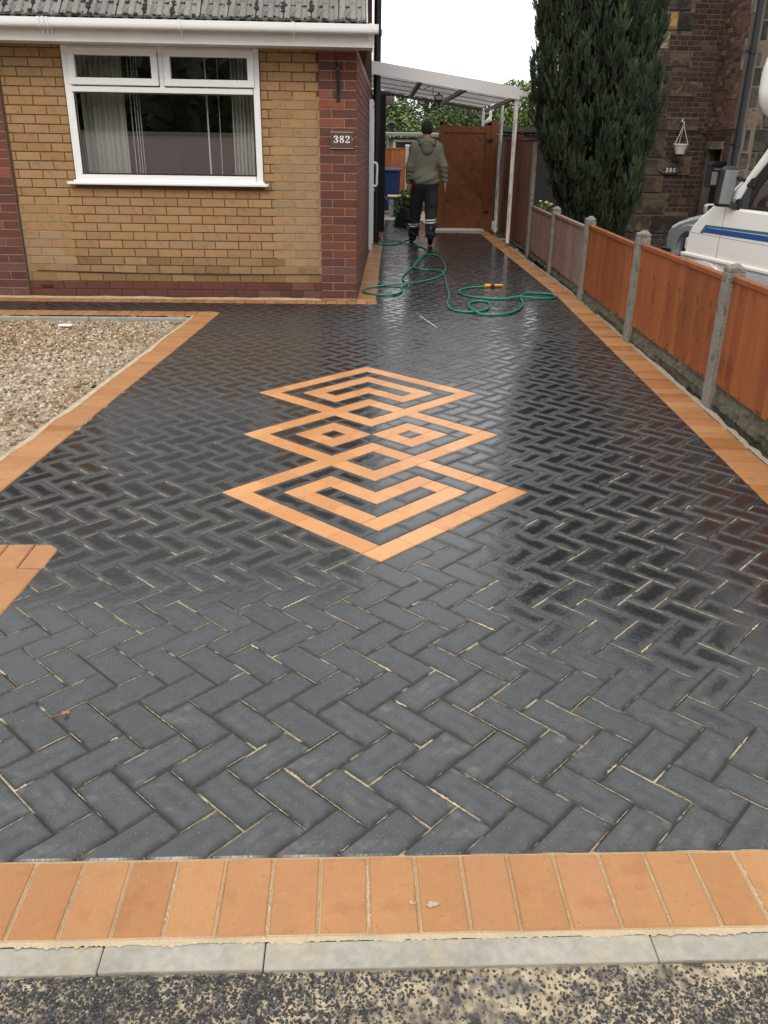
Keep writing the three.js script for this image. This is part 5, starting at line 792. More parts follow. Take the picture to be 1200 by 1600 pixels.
// ---------------------------------------------------------------- neighbouring stone and brick house
{
  const nb = thing('stone_house', 'old dark brick house with weathered stone quoins behind the conifer', 'house');
  const stoneTex = tex(512, 512, (u, v) => { const a = fbm(u, v, 6, 5, 201), b = fbm(u, v, 40, 3, 202), m = sstep(0.48, 0.62, fbm(u, v, 7, 4, 203)); return mix3(mix3([0.7, 0.66, 0.6], [1.1, 1.05, 0.95], a), [0.34, 0.32, 0.31], m * 0.8).map((x) => x * (0.75 + 0.5 * b)); }, true, 1.3);
  const stoneM = [[0.13, 0.105, 0.082], [0.105, 0.085, 0.069], [0.15, 0.12, 0.09], [0.075, 0.064, 0.054]].map((c, i) => mat('weathered stone ' + i, c, 0.95, { map: stoneTex, bumpMap: grain, bumpScale: 0.02 }));
  const stoneY = mat('fresh yellow stone', [0.42, 0.27, 0.12], 0.95, { map: stoneTex }), stoneK = [[0.05, 0.047, 0.045], [0.07, 0.064, 0.058]].map((c, i) => mat('blackened stone ' + i, c, 0.95, { map: stoneTex, bumpMap: grain, bumpScale: 0.02 })), stoneP = mat('pale stone', [0.36, 0.32, 0.25], 0.95, { map: stoneTex, bumpMap: grain, bumpScale: 0.02 });
  const mort = mat('old lime mortar', [0.135, 0.105, 0.088], 1), mortP = mat('pale lime mortar', [0.15, 0.115, 0.09], 1);
  const vb = new THREE.MeshStandardMaterial({ vertexColors: true, roughness: 0.93, map: brickTex });
  // wall: a group with x along the face, y up, z out of it
  function face(name, p, q, y0, y1, stones, holes, tones, m, rx0 = 0) {
    const L = Math.hypot(q[0] - p[0], q[1] - p[1]), w = new THREE.Group(); w.name = name; w.position.set(p[0], 0, p[1]); w.rotation.y = Math.atan2(-(q[1] - p[1]), q[0] - p[0]); nb.add(w);
    const fills = [[0, L, y0, y1]]; let rects = fills;
    for (const h of holes) rects = rects.flatMap(([a, b, c, d]) => { if (h[1] <= a || h[0] >= b || h[3] <= c || h[2] >= d) return [[a, b, c, d]]; const o = []; if (h[0] > a) o.push([a, h[0], c, d]); if (h[1] < b) o.push([h[1], b, c, d]); const x0 = Math.max(a, h[0]), x1 = Math.min(b, h[1]); if (h[2] > c) o.push([x0, x1, c, h[2]]); if (h[3] < d) o.push([x0, x1, h[3], d]); return o; });
    mesh('mortar', merge(rects.map(([a, b, c, d]) => box(b - a, d - c, 0.25, (a + b) / 2, (c + d) / 2, -0.13))), m, w);
    for (let [a, b, c, d, mm] of stones) { const end = name === 'front_wall' && a < 0.05; if (end) a = -0.025; const dep = end ? 0.5 : 0.06, g = rbox(b - a - 0.014, d - c - 0.014, dep, 0.012); const P = g.attributes.position; for (let i = 0; i < P.count; i++) P.setZ(i, P.getZ(i) + 0.006 * (hash(Math.round(P.getX(i) * 90), Math.round(P.getY(i) * 90), 5) - 0.5)); const uv = g.attributes.uv, ox = rnd(), oy = rnd(); for (let i = 0; i < uv.count; i++) uv.setXY(i, uv.getX(i) + ox, uv.getY(i) + oy); const o = mesh('stone', g, mm, w); o.position.set((a + b) / 2, (c + d) / 2, -0.018 + 0.03 - dep / 2 + rr(0, 0.008)); }
    const bulk = [], H = 0.078, B = 0.236;
    for (let y = y0, r = 0; y < Math.min(y1, 5.2); y += H, r++) for (let k = -1; k < L / B * 2 + 2; k++) {
      const st = r % 2, len = st ? B : B / 2 + 0.004; let a = k * len + (st ? 0.06 : 0), b = a + len; a = Math.max(a, rx0); b = Math.min(b, L); if (b - a < 0.05) continue;
      if ([...stones, ...holes].some((s) => s[1] > a + 0.01 && s[0] < b - 0.01 && s[3] > y + 0.015 && s[2] < y + H - 0.015)) { const s = stones.find((s) => s[1] > a && s[0] < b && s[3] > y + 0.015 && s[2] < y + H - 0.015); if (!s) continue; if (s[1] < b - 0.06 && s[0] <= a) a = s[1]; else if (s[0] > a + 0.06 && s[1] >= b) b = s[0]; else continue; if (holes.some((s) => s[1] > a + 0.01 && s[0] < b - 0.01 && s[3] > y + 0.015 && s[2] < y + H - 0.015)) continue; }
      const t = tones(a, y), g = brickGeo(b - a - 0.012, H - 0.012, Math.floor(rnd() * 2), 'n').clone(); g.translate((a + b) / 2, y + H / 2, rr(-0.004, 0.003)); bulk.push(colored(g, t));
    }
    mesh('bricks', mergeGeometries(bulk), vb, w, 'stuff'); return w;
  }
  const dark = () => { const k = rr(0.6, 1.25), t = rnd(); return t < 0.75 ? [0.062 * k, 0.034 * k, 0.029 * k] : t < 0.93 ? [0.045 * k, 0.028 * k, 0.024 * k] : [0.15 * k, 0.085 * k, 0.055 * k]; };
  const warm = (x, y) => { const k = rr(0.65, 1.25), t = rnd(), w = fbm(x * 0.3 + 1, y * 0.2, 9, 3, 211); return t < 0.5 + (w - 0.5) ? [0.16 * k, 0.07 * k, 0.046 * k] : t < 0.8 ? [0.095 * k, 0.05 * k, 0.04 * k] : t < 0.9 ? [0.24 * k, 0.12 * k, 0.078 * k] : [0.05 * k, 0.032 * k, 0.028 * k]; };
  const s = (i) => stoneM[i % 4];
  const X0 = 5.08;
  const F1 = [[5.10, 5.61, 3.33, 3.60, stoneY], [5.36, 5.62, 3.33, 3.6, stoneK[0]], [5.10, 5.26, 3.05, 3.32, stoneP], [5.09, 5.66, 2.79, 3.04, s(0)], [5.09, 5.24, 2.59, 2.78, s(1)], [5.09, 5.85, 2.33, 2.58, s(2)], [5.09, 5.38, 2.01, 2.32, s(1)], [5.09, 5.96, 1.80, 2.0, s(0)], [5.09, 5.41, 1.36, 1.78, s(1)], [5.09, 5.93, 1.07, 1.34, s(0)], [5.09, 5.47, 0.78, 1.05, s(2)], [5.09, 5.58, 0.42, 0.76, s(0)], [5.09, 5.34, 0.08, 0.40, s(2)], [5.36, 6.02, 0.08, 0.40, s(3)], [5.09, 5.6, -0.30, 0.06, s(1)], [5.62, 6.1, -0.30, 0.06, s(3)], [5.09, 5.55, 3.62, 3.9, s(3)], [5.09, 5.7, 4.2, 4.45, s(0)]].map((a) => [a[0] - X0, a[1] - X0, a[2], a[3], a[4]]);
  F1[0][1] = 5.355 - X0; for (const [c, d] of [[3.92, 4.18], [4.47, 5.2], [5.22, 6.2], [6.22, 7.2]]) F1.push([0.01, 0.25, c, d, s(1)]);
  face('front_wall', [X0, -11.5], [6.15, -11.5], -0.32, 7.2, F1, [], dark, mort);
  face('side_wall', [6.15, -11.5], [6.02, -9.9], -0.32, 7.2, [[0.10, 0.98, 1.50, 1.64, stoneP], [1.2, 1.5, 2.65, 3.1, stoneP], [1.25, 1.55, 3.4, 3.7, stoneP]], [[0.20, 0.90, -0.32, 1.50]], warm, mortP);
  const F3 = []; { let y = -0.3, r = 0; while (y < 6.4) { const h = [0.30, 0.26, 0.34, 0.28][r % 4], band = y > 1.38 && y < 1.6; if (band) { F3.push([0.1, 0.75, y, y + h, stoneK[0]], [0.76, 1.5, y, y + h, stoneP], [1.51, 2.4, y, y + h, stoneK[1]]); } else { const w1 = r % 2 ? 0.26 : 0.46; F3.push([0.08, 0.08 + w1, y, y + h, r % 3 === 1 ? s(2) : pick(stoneK)]); if (r % 2) F3.push([0.36, 0.62, y, y + h, pick(stoneK)]); if (r % 3 === 0) F3.push([0.95, 1.5, y, y + h, pick([...stoneK, s(0)])]); } y += h + 0.006; r++; } }
  face('projecting_front', [6.02, -9.9], [9.6, -9.9], -0.32, 7.2, F3, [], warm, mortP);
  const sh = (x0, x1, z0, z1, y0, y1) => box(x1 - x0, y1 - y0, z1 - z0, (x0 + x1) / 2, (y0 + y1) / 2, (z0 + z1) / 2);
  mesh('rear_mass', merge([sh(5.09, 9.6, -19, -12.2, -0.32, 7.2), sh(6.75, 9.6, -12.18, -10.2, -0.32, 7.2), sh(5.09, 6.1, -12.22, -11.77, -0.32, 7.2)]), mat('dark old brick', [0.085, 0.04, 0.03], 0.95, { map: brickTex }), nb);
  for (const [z0, z1] of [[-19.2, -9.6]]) { const g = extr([[5.0, 7.2], [9.8, 7.2], [7.4, 9.4]], z1 - z0); g.translate(0, 0, z0); mesh('roof', g, mat('dark slates', [0.07, 0.07, 0.075], 0.7), nb); }
  const d = new THREE.Group(); d.name = 'door'; d.position.set(6.15, 0, -11.5); d.rotation.y = Math.atan2(-1.6, -0.13); nb.add(d);
  mesh('leaf', merge([box(0.72, 1.86, 0.05, 0.55, 0.57, -0.16)]), mat('black door paint', [0.01, 0.009, 0.009], 0.5), d); mesh('recess_panel', merge([rbox(0.24, 0.6, 0.02, 0.005, 0.40, 0.9, -0.13), rbox(0.24, 0.6, 0.02, 0.005, 0.70, 0.9, -0.13)]), M.black, d);
  // cable, hook, basket, sign, letter box, drain pipe
  tag(mesh(numbered('wall_cable'), tube([[5.12, 1.815, -11.46], [5.6, 1.80, -11.46], [6.1, 1.795, -11.44], [6.09, 1.79, -11.3], [6.0, 1.80, -10.2], [5.98, 1.81, -9.88]], 0.011, 60, 5), M.black), 'thin dark cable running level across the old stone house', 'cable');
  const hb = thing('hanging_basket', 'white plastic hanging pot on the stone house wall above the oval sign', 'hanging pot', [5.60, 1.42, -11.2]);
  mesh('pot', lathe([[0, 0], [0.075, 0], [0.082, 0.02], [0.078, 0.03], [0.105, 0.10], [0.118, 0.145], [0.128, 0.15], [0.128, 0.172], [0.118, 0.172], [0.095, 0.09], [0.07, 0.03], [0, 0.03]], 26), mat('off white plastic', [0.70, 0.66, 0.64], 0.5), hb); mesh('hanger', merge([bar([-0.105, 0.17, 0], [0.0, 0.46, 0], 0.007, 6), bar([0.11, 0.17, 0.02], [0.0, 0.46, 0], 0.007, 6), bar([0.0, 0.17, -0.11], [0, 0.46, 0], 0.006, 6)]), mat('white strap', [0.6, 0.58, 0.57], 0.5), hb); mesh('hook', tube([[0, 0.45, 0], [0.0, 0.50, 0], [-0.03, 0.53, -0.02], [0.0, 0.565, -0.08], [0.04, 0.54, -0.16], [0.03, 0.52, -0.25]], 0.012, 30, 6), mat('grey hook', [0.45, 0.43, 0.42], 0.5), hb);
  const os = thing('oval_house_sign', 'dark oval wall plate with raised white number 380', 'number plaque', [5.55, 1.19, -11.47]);
  const ov = (a, b) => { const o = []; for (let i = 0; i < 40; i++) { const t = i / 40 * Math.PI * 2; o.push([Math.cos(t) * a, Math.sin(t) * b]); } return o; };
  mesh('plate', extr(ov(0.215, 0.085), 0.02, 0.004), mat('dark metal', [0.06, 0.052, 0.045], 0.6), os); const rg = extr(ov(0.215, 0.085), 0.012, 0, [ov(0.195, 0.07).reverse()]); rg.translate(0, 0, 0.02); mesh('rim', rg, mat('worn metal rim', [0.15, 0.13, 0.11], 0.5), os);
  { const lv = []; for (const sx of [-1, 1]) for (let k = 0; k < 3; k++) { const g = new THREE.SphereGeometry(0.022, 8, 6).scale(1.2, 0.5, 0.4); g.rotateZ(sx * (0.4 + k * 0.4)); g.translate(sx * (0.155 - k * 0.02), -0.02 + k * 0.025, 0.024); lv.push(flat(g)); } const arc = []; for (let k = 0; k < 9; k++) { const t = (0.25 + 0.5 * k / 8) * Math.PI; const g = new THREE.SphereGeometry(0.012, 6, 5); g.translate(Math.cos(t) * 0.13, Math.sin(t) * 0.05, 0.024); arc.push(flat(g)); } mesh('raised_ornament', merge([...lv, ...arc]), mat('worn metal', [0.17, 0.15, 0.13], 0.55), os); }
  { const t = letters('380', fontB, 0.066, 0.008, 0.022); t.translate(0.015, -0.022, 0.022); mesh('number', t, mat('white number', [0.8, 0.8, 0.78], 0.5), os); }
  const lb = thing('letter_box', 'black wall mounted letter box beside the dark door of the stone house', 'letter box', [5.93, 0.93, -10.35], 0.05);
  mesh('body', merge([rbox(0.24, 0.34, 0.20, 0.012, 0, 0.17, 0)]), M.black, lb); { const r = extr([[-0.14, 0.34], [0.14, 0.34], [0.10, 0.40], [-0.10, 0.40]], 0.24); r.translate(0, 0, -0.12); mesh('lid', r, M.black, lb); } mesh('front_plate', merge([rbox(0.10, 0.20, 0.008, 0.003, -0.05, 0.14, 0.103), rbox(0.14, 0.02, 0.008, 0.003, 0, 0.28, 0.103)]), mat('grey plate', [0.2, 0.2, 0.21], 0.5), lb); mesh('wall_bracket', box(0.25, 0.05, 0.05, 0.12, 0.1, -0.05), M.iron, lb);
  const dp = thing('drain_pipe', 'black cast drain pipe at the corner of the stone house', 'drain pipe', [5.98, 0, -9.82]);
  mesh('pipe', cyl(0.045, 0.045, 7.3, 0, 3.3, 0, 14), M.iron, dp); for (const y of [0.3, 1.6, 2.9, 4.2, 5.5]) mesh('collar', merge([cyl(0.058, 0.058, 0.10, 0, y, 0, 14), box(0.17, 0.03, 0.02, 0, y - 0.02, -0.04)]), M.iron, dp);
  tag(mesh(numbered('thin_wire'), tube([[6.07, -0.2, -9.86], [6.075, 2, -9.86], [6.07, 4, -9.86], [6.075, 6.8, -9.86]], 0.012, 30, 5), mat('grey wire', [0.12, 0.12, 0.12], 0.6)), 'thin grey wire running up the wall beside the cast drain pipe', 'wire');
}

// ---------------------------------------------------------------- vehicles next door
{
  const van = thing('camper_van', 'cream white camper van with blue and teal side stripes beyond the orange fence', 'van', [3.287, -0.29, -3.478], 8.6 * Math.PI / 180);
  const paint = new THREE.MeshPhysicalMaterial({ color: col([0.86, 0.84, 0.78]), roughness: 0.4, clearcoat: 0.5, clearcoatRoughness: 0.15 }); paint.name = 'cream paint';
  const H = (p) => p.map(([a, b]) => [a, b + 0.29]);
  const turn = (g, x) => { g.rotateY(Math.PI / 2); g.translate(x, 0, 0); return g; };    // profile (forward, up) to the van's axes
  const arc = (cx, cy, r, n = 12) => { const o = []; for (let i = 0; i <= n; i++) { const a = Math.PI * i / n; o.push([cx - Math.cos(a) * r, cy + Math.sin(a) * r]); } return o; };
  const lower = H([[-4.6, 0.0], [-3.35, 0.0], ...arc(-2.95, 0.05, 0.4), [-2.55, 0.0], [-0.25, 0.0], ...arc(0.16, 0.05, 0.42), [0.58, 0.05], [0.66, 0.10], [0.665, 0.30], [0.655, 0.54], [0.60, 0.555], [0.575, 0.60], [0.565, 0.74], [0.51, 0.815], [0.40, 0.90], [0.17, 1.036], [-0.03, 1.05], [-0.12, 1.17], [-0.25, 1.277], [-0.47, 1.48], [-0.78, 1.80], [-1.02, 1.86], [-1.25, 1.86], [-1.25, 0.62], [-4.6, 0.62]]);
  const winH = H([[-0.155, 1.015], [-0.30, 1.20], [-0.55, 1.43], [-0.80, 1.66], [-1.10, 1.70], [-1.14, 1.02]]);
  mesh('body', turn(extr(lower, 1.84, 0.035, [winH.slice().reverse()]), 0.0), paint, van);
  mesh('living_box', merge([rbox(2.14, 2.1, 3.5, 0.06, 0.92, 1.98, 3.02), rbox(2.10, 0.62, 1.65, 0.24, 0.92, 2.29, 1.02)]), paint, van);
  const blk = mat('black trim', [0.016, 0.016, 0.018], 0.5);
  const fr = turn(extr(H([[-0.125, 0.99], [-0.275, 1.20], [-0.53, 1.45], [-0.79, 1.69], [-1.13, 1.73], [-1.17, 0.99]]), 0.012, 0.003, [H([[-0.345, 1.035], [-0.43, 1.18], [-0.63, 1.385], [-0.84, 1.61], [-1.08, 1.67], [-1.12, 1.035]]).reverse()]), -0.012); mesh('window_surround', fr, blk, van);
  mesh('quarter_panel', turn(extr(H([[-0.135, 0.992], [-0.145, 1.09], [-0.235, 1.19], [-0.36, 1.30], [-0.335, 1.12], [-0.325, 0.992]]), 0.012, 0.004), -0.016), mat('grey black panel', [0.045, 0.048, 0.055], 0.5), van);
  mesh('side_glass', turn(extr(H([[-0.2, 1.02], [-0.33, 1.2], [-0.56, 1.41], [-0.80, 1.63], [-1.09, 1.67], [-1.13, 1.02]]), 0.004), 0.006), M.glass, van);
  mesh('cab_interior', merge([box(1.6, 0.05, 0.95, 0.92, 1.26, 0.68), rbox(0.4, 0.62, 0.14, 0.05, 0.45, 1.50, 0.95), box(1.6, 0.7, 0.05, 0.92, 1.65, 1.12), rbox(1.5, 0.12, 0.2, 0.03, 0.92, 1.33, 0.25)]), mat('grey upholstery', [0.07, 0.07, 0.075], 0.9), van);
  mesh('cab_shade', turn(extr(H([[-0.16, 1.02], [-0.31, 1.20], [-0.56, 1.43], [-0.81, 1.655], [-1.09, 1.69], [-1.13, 1.025]]), 1.3), 0.32), mat('dark cab shade block', [0.022, 0.023, 0.026], 0.8), van);  // solid dark block behind the glass stands in for the shaded interior
  mesh('cab_seat', merge([rbox(0.14, 0.56, 0.16, 0.05, 0.22, 1.48, 0.92), rbox(0.12, 0.2, 0.1, 0.04, 0.22, 1.82, 0.96), beam([0.14, 1.34, 0.36], [0.14, 1.56, 0.62], 0.02, 0.05)]), mat('pale grey seat cloth', [0.2, 0.2, 0.21], 0.9), van);
  mesh('windscreen', (() => { const g = box(1.5, 0.86, 0.008); g.rotateX(0.785); g.translate(0.92, 1.715 + 0.015, 0.405 - 0.015); return g; })(), M.black, van);
  mesh('overcab_groove', new THREE.TorusGeometry(0.5, 0.012, 6, 40).scale(2.08, 1, 1).rotateX(Math.PI / 2).scale(1, 1, 1.62).translate(0.92, 2.25, 1.02), mat('groove', [0.35, 0.34, 0.32], 0.7), van);
  mesh('pillar_trim', beam([-0.005, 1.335, 0.05], [-0.005, 1.80, 0.50], 0.012, 0.04), paint, van);
  mesh('door_seam', turn(extr(H([[-0.033, 1.03], [-0.027, 1.03], [0.031, 0.30], [0.025, 0.30]]), 0.003), -0.0365), mat('seam grey', [0.2, 0.19, 0.18], 0.8), van);
  mesh('crease', turn(extr(H([[0.56, 0.749], [0.56, 0.7535], [-1.2, 0.7575], [-1.2, 0.753]]), 0.003), -0.0365), mat('crease shade', [0.36, 0.34, 0.30], 0.6), van);
  mesh('rub_strip', rbox(0.03, 0.035, 1.86, 0.012, -0.042, 0.545 + 0.29, 0.32), paint, van);
  mesh('sill_skirt', rbox(0.02, 0.42, 1.0, 0.01, -0.035, 0.30 + 0.29, 0.76), mat('grey skirt', [0.5, 0.5, 0.52], 0.5), van);
  mesh('stripe', turn(extr(H([[0.343, 0.757], [0.264, 0.838], [-1.18, 0.867], [-1.18, 0.843], [0.226, 0.818], [0.290, 0.757]]), 0.002), -0.0372), mat('teal stripe', [0.035, 0.16, 0.21], 0.35), van);
  mesh('stripe', turn(extr(H([[0.28, 0.768], [0.228, 0.814], [-1.18, 0.834], [-1.18, 0.786]]), 0.002), -0.0374), mat('blue stripe', [0.022, 0.085, 0.27], 0.35), van);
  mesh('indicator', rbox(0.05, 0.11, 0.045, 0.012, -0.012, 0.64 + 0.29, -0.565), mat('clear lamp', [0.55, 0.52, 0.46], 0.2), van); mesh('headlight', rbox(0.3, 0.15, 0.03, 0.02, 0.25, 0.65 + 0.29, -0.575), mat('lamp lens', [0.6, 0.6, 0.6], 0.1), van); mesh('bumper', rbox(1.86, 0.22, 0.12, 0.03, 0.92, 0.45, -0.66), mat('bumper cream', [0.6, 0.58, 0.53], 0.6), van);
  { const al = turn(extr(H([...arc(0.16, 0.05, 0.475, 16), ...arc(0.16, 0.05, 0.425, 16).reverse()]), 0.02, 0.004), -0.05); mesh('arch_lip', al, paint, van); }
  for (const [z, x] of [[-0.16, 0.08], [-0.16, 1.62], [2.95, 0.08], [2.95, 1.62]]) { const w = new THREE.Group(); w.name = 'wheel'; w.position.set(x + 0.07, 0.32, z); van.add(w); const t = new THREE.TorusGeometry(0.24, 0.085, 10, 28); t.rotateY(Math.PI / 2); mesh('tyre', flat(t), M.black, w); mesh('rim', cyl(0.19, 0.19, 0.10, 0, 0, 0, 20, 0, Math.PI / 2), mat('wheel steel', [0.4, 0.4, 0.4], 0.4, { metalness: 0.6 }), w); }
  const mi = new THREE.Group(); mi.name = 'door_mirror'; mi.position.set(-0.115, 1.475, 0.10); mi.rotation.set(0.13, -0.27, 0); mi.scale.set(0.80, 0.88, 0.8); van.add(mi);
  const mb = new RoundedBoxGeometry(0.19, 0.385, 0.10, 4, 0.045); mesh('housing', metric(mb), blk, mi); mesh('mirror_glass', rbox(0.135, 0.32, 0.008, 0.003, 0.008, 0.005, 0.052), mat('mirror', [0.5, 0.52, 0.56], 0.06, { metalness: 1 }), mi);
  mesh('mirror_arm', merge([beam([-0.06, 1.55, 0.12], [-0.01, 1.525, 0.30], 0.022, 0.03), beam([-0.06, 1.33, 0.12], [-0.01, 1.31, 0.18], 0.05, 0.05), rbox(0.03, 0.08, 0.12, 0.01, -0.015, 1.52, 0.33), rbox(0.03, 0.10, 0.14, 0.01, -0.02, 1.335, 0.16)]), blk, van);

  const car = thing('parked_car', 'silver hatchback parked in front of the stone house, mostly behind the van', 'car', [4.95, -0.29, -8.45], 9 * Math.PI / 180);
  const silver = new THREE.MeshPhysicalMaterial({ color: col([0.42, 0.435, 0.47]), roughness: 0.35, metalness: 0.25, clearcoat: 0.6, clearcoatRoughness: 0.1 }); silver.name = 'silver paint';
  const cp = [[-3.1, 0.25], [-2.95, 0.25], ...arc(-2.55, 0.30, 0.36).map(([a, b]) => [a, b]), [-2.19, 0.24], [-0.36, 0.24], ...arc(0, 0.30, 0.36), [0.52, 0.24], [0.66, 0.30], [0.70, 0.48], [0.68, 0.62], [0.58, 0.72], [0.40, 0.79], [0.10, 0.87], [-0.25, 0.94], [-0.42, 0.98], [-1.05, 1.42], [-1.4, 1.47], [-2.4, 1.46], [-3.1, 1.05], [-3.25, 0.75], [-3.25, 0.4]];
  mesh('body', turn(extr(cp, 1.66, 0.06), 0.03), silver, car);
  { const al = turn(extr([...arc(0, 0.30, 0.47, 16), ...arc(0, 0.30, 0.37, 16).reverse()], 0.03, 0.014), -0.045); mesh('wheel_arch', al, silver, car); }
  mesh('bumper_trim', rbox(0.06, 0.06, 0.3, 0.02, -0.04, 0.36, -0.58), M.black, car);
  mesh('side_window', turn(extr([[-0.62, 0.98], [-1.1, 1.34], [-2.3, 1.38], [-2.8, 1.05]], 0.006), -0.033), mat('dark car glass', [0.02, 0.022, 0.025], 0.05), car); mesh('windscreen', (() => { const g = box(1.4, 0.72, 0.01); g.rotateX(0.96); g.translate(0.86, 1.205 + 0.03, 0.735 - 0.02); return g; })(), mat('dark windscreen', [0.02, 0.022, 0.025], 0.05), car);
  for (const z of [0, 2.55]) for (const x of [0.09, 1.63]) { const w = new THREE.Group(); w.name = 'wheel'; w.position.set(x, 0.31, z); car.add(w); const t = new THREE.TorusGeometry(0.235, 0.08, 10, 28); t.rotateY(Math.PI / 2); mesh('tyre', flat(t), M.black, w); const sp = []; for (let k = 0; k < 5; k++) { const g = box(0.03, 0.19, 0.055, -0.03, 0.10, 0); g.rotateX(k * Math.PI * 0.4); sp.push(g); } mesh('rim', merge([cyl(0.06, 0.06, 0.08, 0, 0, 0, 16, 0, Math.PI / 2), ...sp]), mat('alloy', [0.5, 0.5, 0.52], 0.3, { metalness: 0.7 }), w); mesh('brake_disc', cyl(0.17, 0.17, 0.02, 0.02, 0, 0, 20, 0, Math.PI / 2), M.black, w); }
  const cm = new THREE.Group(); cm.name = 'door_mirror'; cm.position.set(-0.10, 1.02, 0.55); car.add(cm); mesh('shell', metric(new RoundedBoxGeometry(0.19, 0.15, 0.11, 4, 0.05)), silver, cm); mesh('mirror_glass', rbox(0.15, 0.11, 0.008, 0.003, 0, 0, 0.054), M.black, cm); mesh('stem', box(0.10, 0.03, 0.06, 0.09, -0.05, 0), M.black, cm);
}

// ---------------------------------------------------------------- greenery
const q0 = new THREE.Quaternion(), m40 = new THREE.Matrix4(), e0 = new THREE.Euler();
function sprayGeo(n, len, r, leaf) {                        // upright plume of scale leaves
  const P = [], N = []; for (let i = 0; i < n; i++) {
    const t = i / n, a = i * 2.4, y = t * len, rad = r * (1 - t * 0.75) * (0.7 + 0.5 * hash(i, 1, 3)), L = leaf * (1 - 0.4 * t), dx = Math.cos(a), dz = Math.sin(a);
    const b = [dx * rad * 0.1, y, dz * rad * 0.1], tip = [dx * rad, y + L * 1.3, dz * rad], sx = -dz * L * 0.24, sz = dx * L * 0.24, md = [(b[0] + tip[0]) / 2, (b[1] + tip[1]) / 2, (b[2] + tip[2]) / 2];
    P.push(...b, md[0] + sx, md[1], md[2] + sz, ...tip, ...b, ...tip, md[0] - sx, md[1], md[2] - sz);
  }
  const g = new THREE.BufferGeometry(); g.setAttribute('position', new THREE.BufferAttribute(new Float32Array(P), 3)); g.computeVertexNormals(); g.setAttribute('uv', new THREE.BufferAttribute(new Float32Array(P.length / 3 * 2), 2)); return g;
}
{
  const t = thing('conifer', 'tall dense dark green upright conifer standing behind the fence', 'tree', [3.40, -0.3, -8.25]);
  mesh('trunk', merge([cyl(0.12, 0.06, 5.5, 0, 2.75, 0, 12), bar([0, 0.6, 0], [-0.35, 4.6, 0.1], 0.05), bar([0, 0.7, 0], [0.3, 4.8, -0.1], 0.05), bar([0, 0.5, 0], [-0.1, 4.6, -0.4], 0.05)]), mat('conifer bark', [0.022, 0.017, 0.012], 0.95), t);
  const g = sprayGeo(34, 0.15, 0.042, 0.036), N = 27000, im = new THREE.InstancedMesh(g, new THREE.MeshStandardMaterial({ color: 0xffffff, roughness: 0.8, side: THREE.DoubleSide }), N);
  // radius and centre of the crown with height above our ground
  const prof = [[0.1, 0.30, 0.06], [0.4, 0.45, 0.04], [0.8, 0.62, -0.04], [1.3, 0.77, -0.12], [2.0, 0.84, -0.20], [2.9, 0.85, -0.24], [3.8, 0.80, -0.24], [4.8, 0.62, -0.22], [5.8, 0.36, -0.2], [6.6, 0.10, -0.2]];
  const at = (y) => { for (let i = 0; i < prof.length - 1; i++) if (y <= prof[i + 1][0]) { const k = clamp((y - prof[i][0]) / (prof[i + 1][0] - prof[i][0])); return [mix(prof[i][1], prof[i + 1][1], k), mix(prof[i][2], prof[i + 1][2], k)]; } return [0.1, -0.2]; };
  const clumps = []; for (let k = 0; k < 820; k++) { const y = 0.05 + 6.1 * Math.pow((k + rnd()) / 820, 1.02), [R, cx] = at(y), a = k * 2.39996 + rr(-0.3, 0.3), rad = R * (k % 6 ? rr(0.70, 0.93) : rr(0.3, 0.6)); clumps.push({ x: cx + Math.cos(a) * rad, y, z: Math.sin(a) * rad, a, h: rr(0.32, 0.62), w: rr(0.07, 0.12), t: rr(0.05, 0.22), s: rr(0.7, 1.25), g: rnd() }); }
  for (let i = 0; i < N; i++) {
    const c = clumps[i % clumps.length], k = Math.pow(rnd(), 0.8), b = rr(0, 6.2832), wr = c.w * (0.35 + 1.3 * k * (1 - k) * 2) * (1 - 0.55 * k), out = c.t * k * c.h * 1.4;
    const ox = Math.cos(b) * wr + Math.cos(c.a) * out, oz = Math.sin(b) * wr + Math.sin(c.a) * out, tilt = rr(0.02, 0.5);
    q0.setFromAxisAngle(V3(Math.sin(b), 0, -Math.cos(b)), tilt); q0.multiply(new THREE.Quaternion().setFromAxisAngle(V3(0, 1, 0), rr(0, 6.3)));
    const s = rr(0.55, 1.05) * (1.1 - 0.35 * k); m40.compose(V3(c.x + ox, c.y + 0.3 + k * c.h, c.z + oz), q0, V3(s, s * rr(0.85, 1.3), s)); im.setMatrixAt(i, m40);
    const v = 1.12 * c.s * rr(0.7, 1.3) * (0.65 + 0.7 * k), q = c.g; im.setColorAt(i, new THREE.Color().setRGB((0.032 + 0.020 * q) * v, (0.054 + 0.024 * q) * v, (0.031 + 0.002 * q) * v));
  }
  im.name = 'crown'; im.userData.kind = 'stuff'; t.add(im);
}
const leafGeo = (() => { const g = new THREE.BufferGeometry(); g.setAttribute('position', new THREE.BufferAttribute(new Float32Array([-0.5, 0, 0, 0, 0.06, 0.28, 0.5, -0.05, 0, -0.5, 0, 0, 0.5, -0.05, 0, 0, 0.06, -0.28]), 3)); g.setAttribute('uv', new THREE.BufferAttribute(new Float32Array(12), 2)); g.computeVertexNormals(); return g; })();
const leafM = new THREE.MeshStandardMaterial({ color: 0xffffff, roughness: 0.6, side: THREE.DoubleSide }); leafM.name = 'leaves';
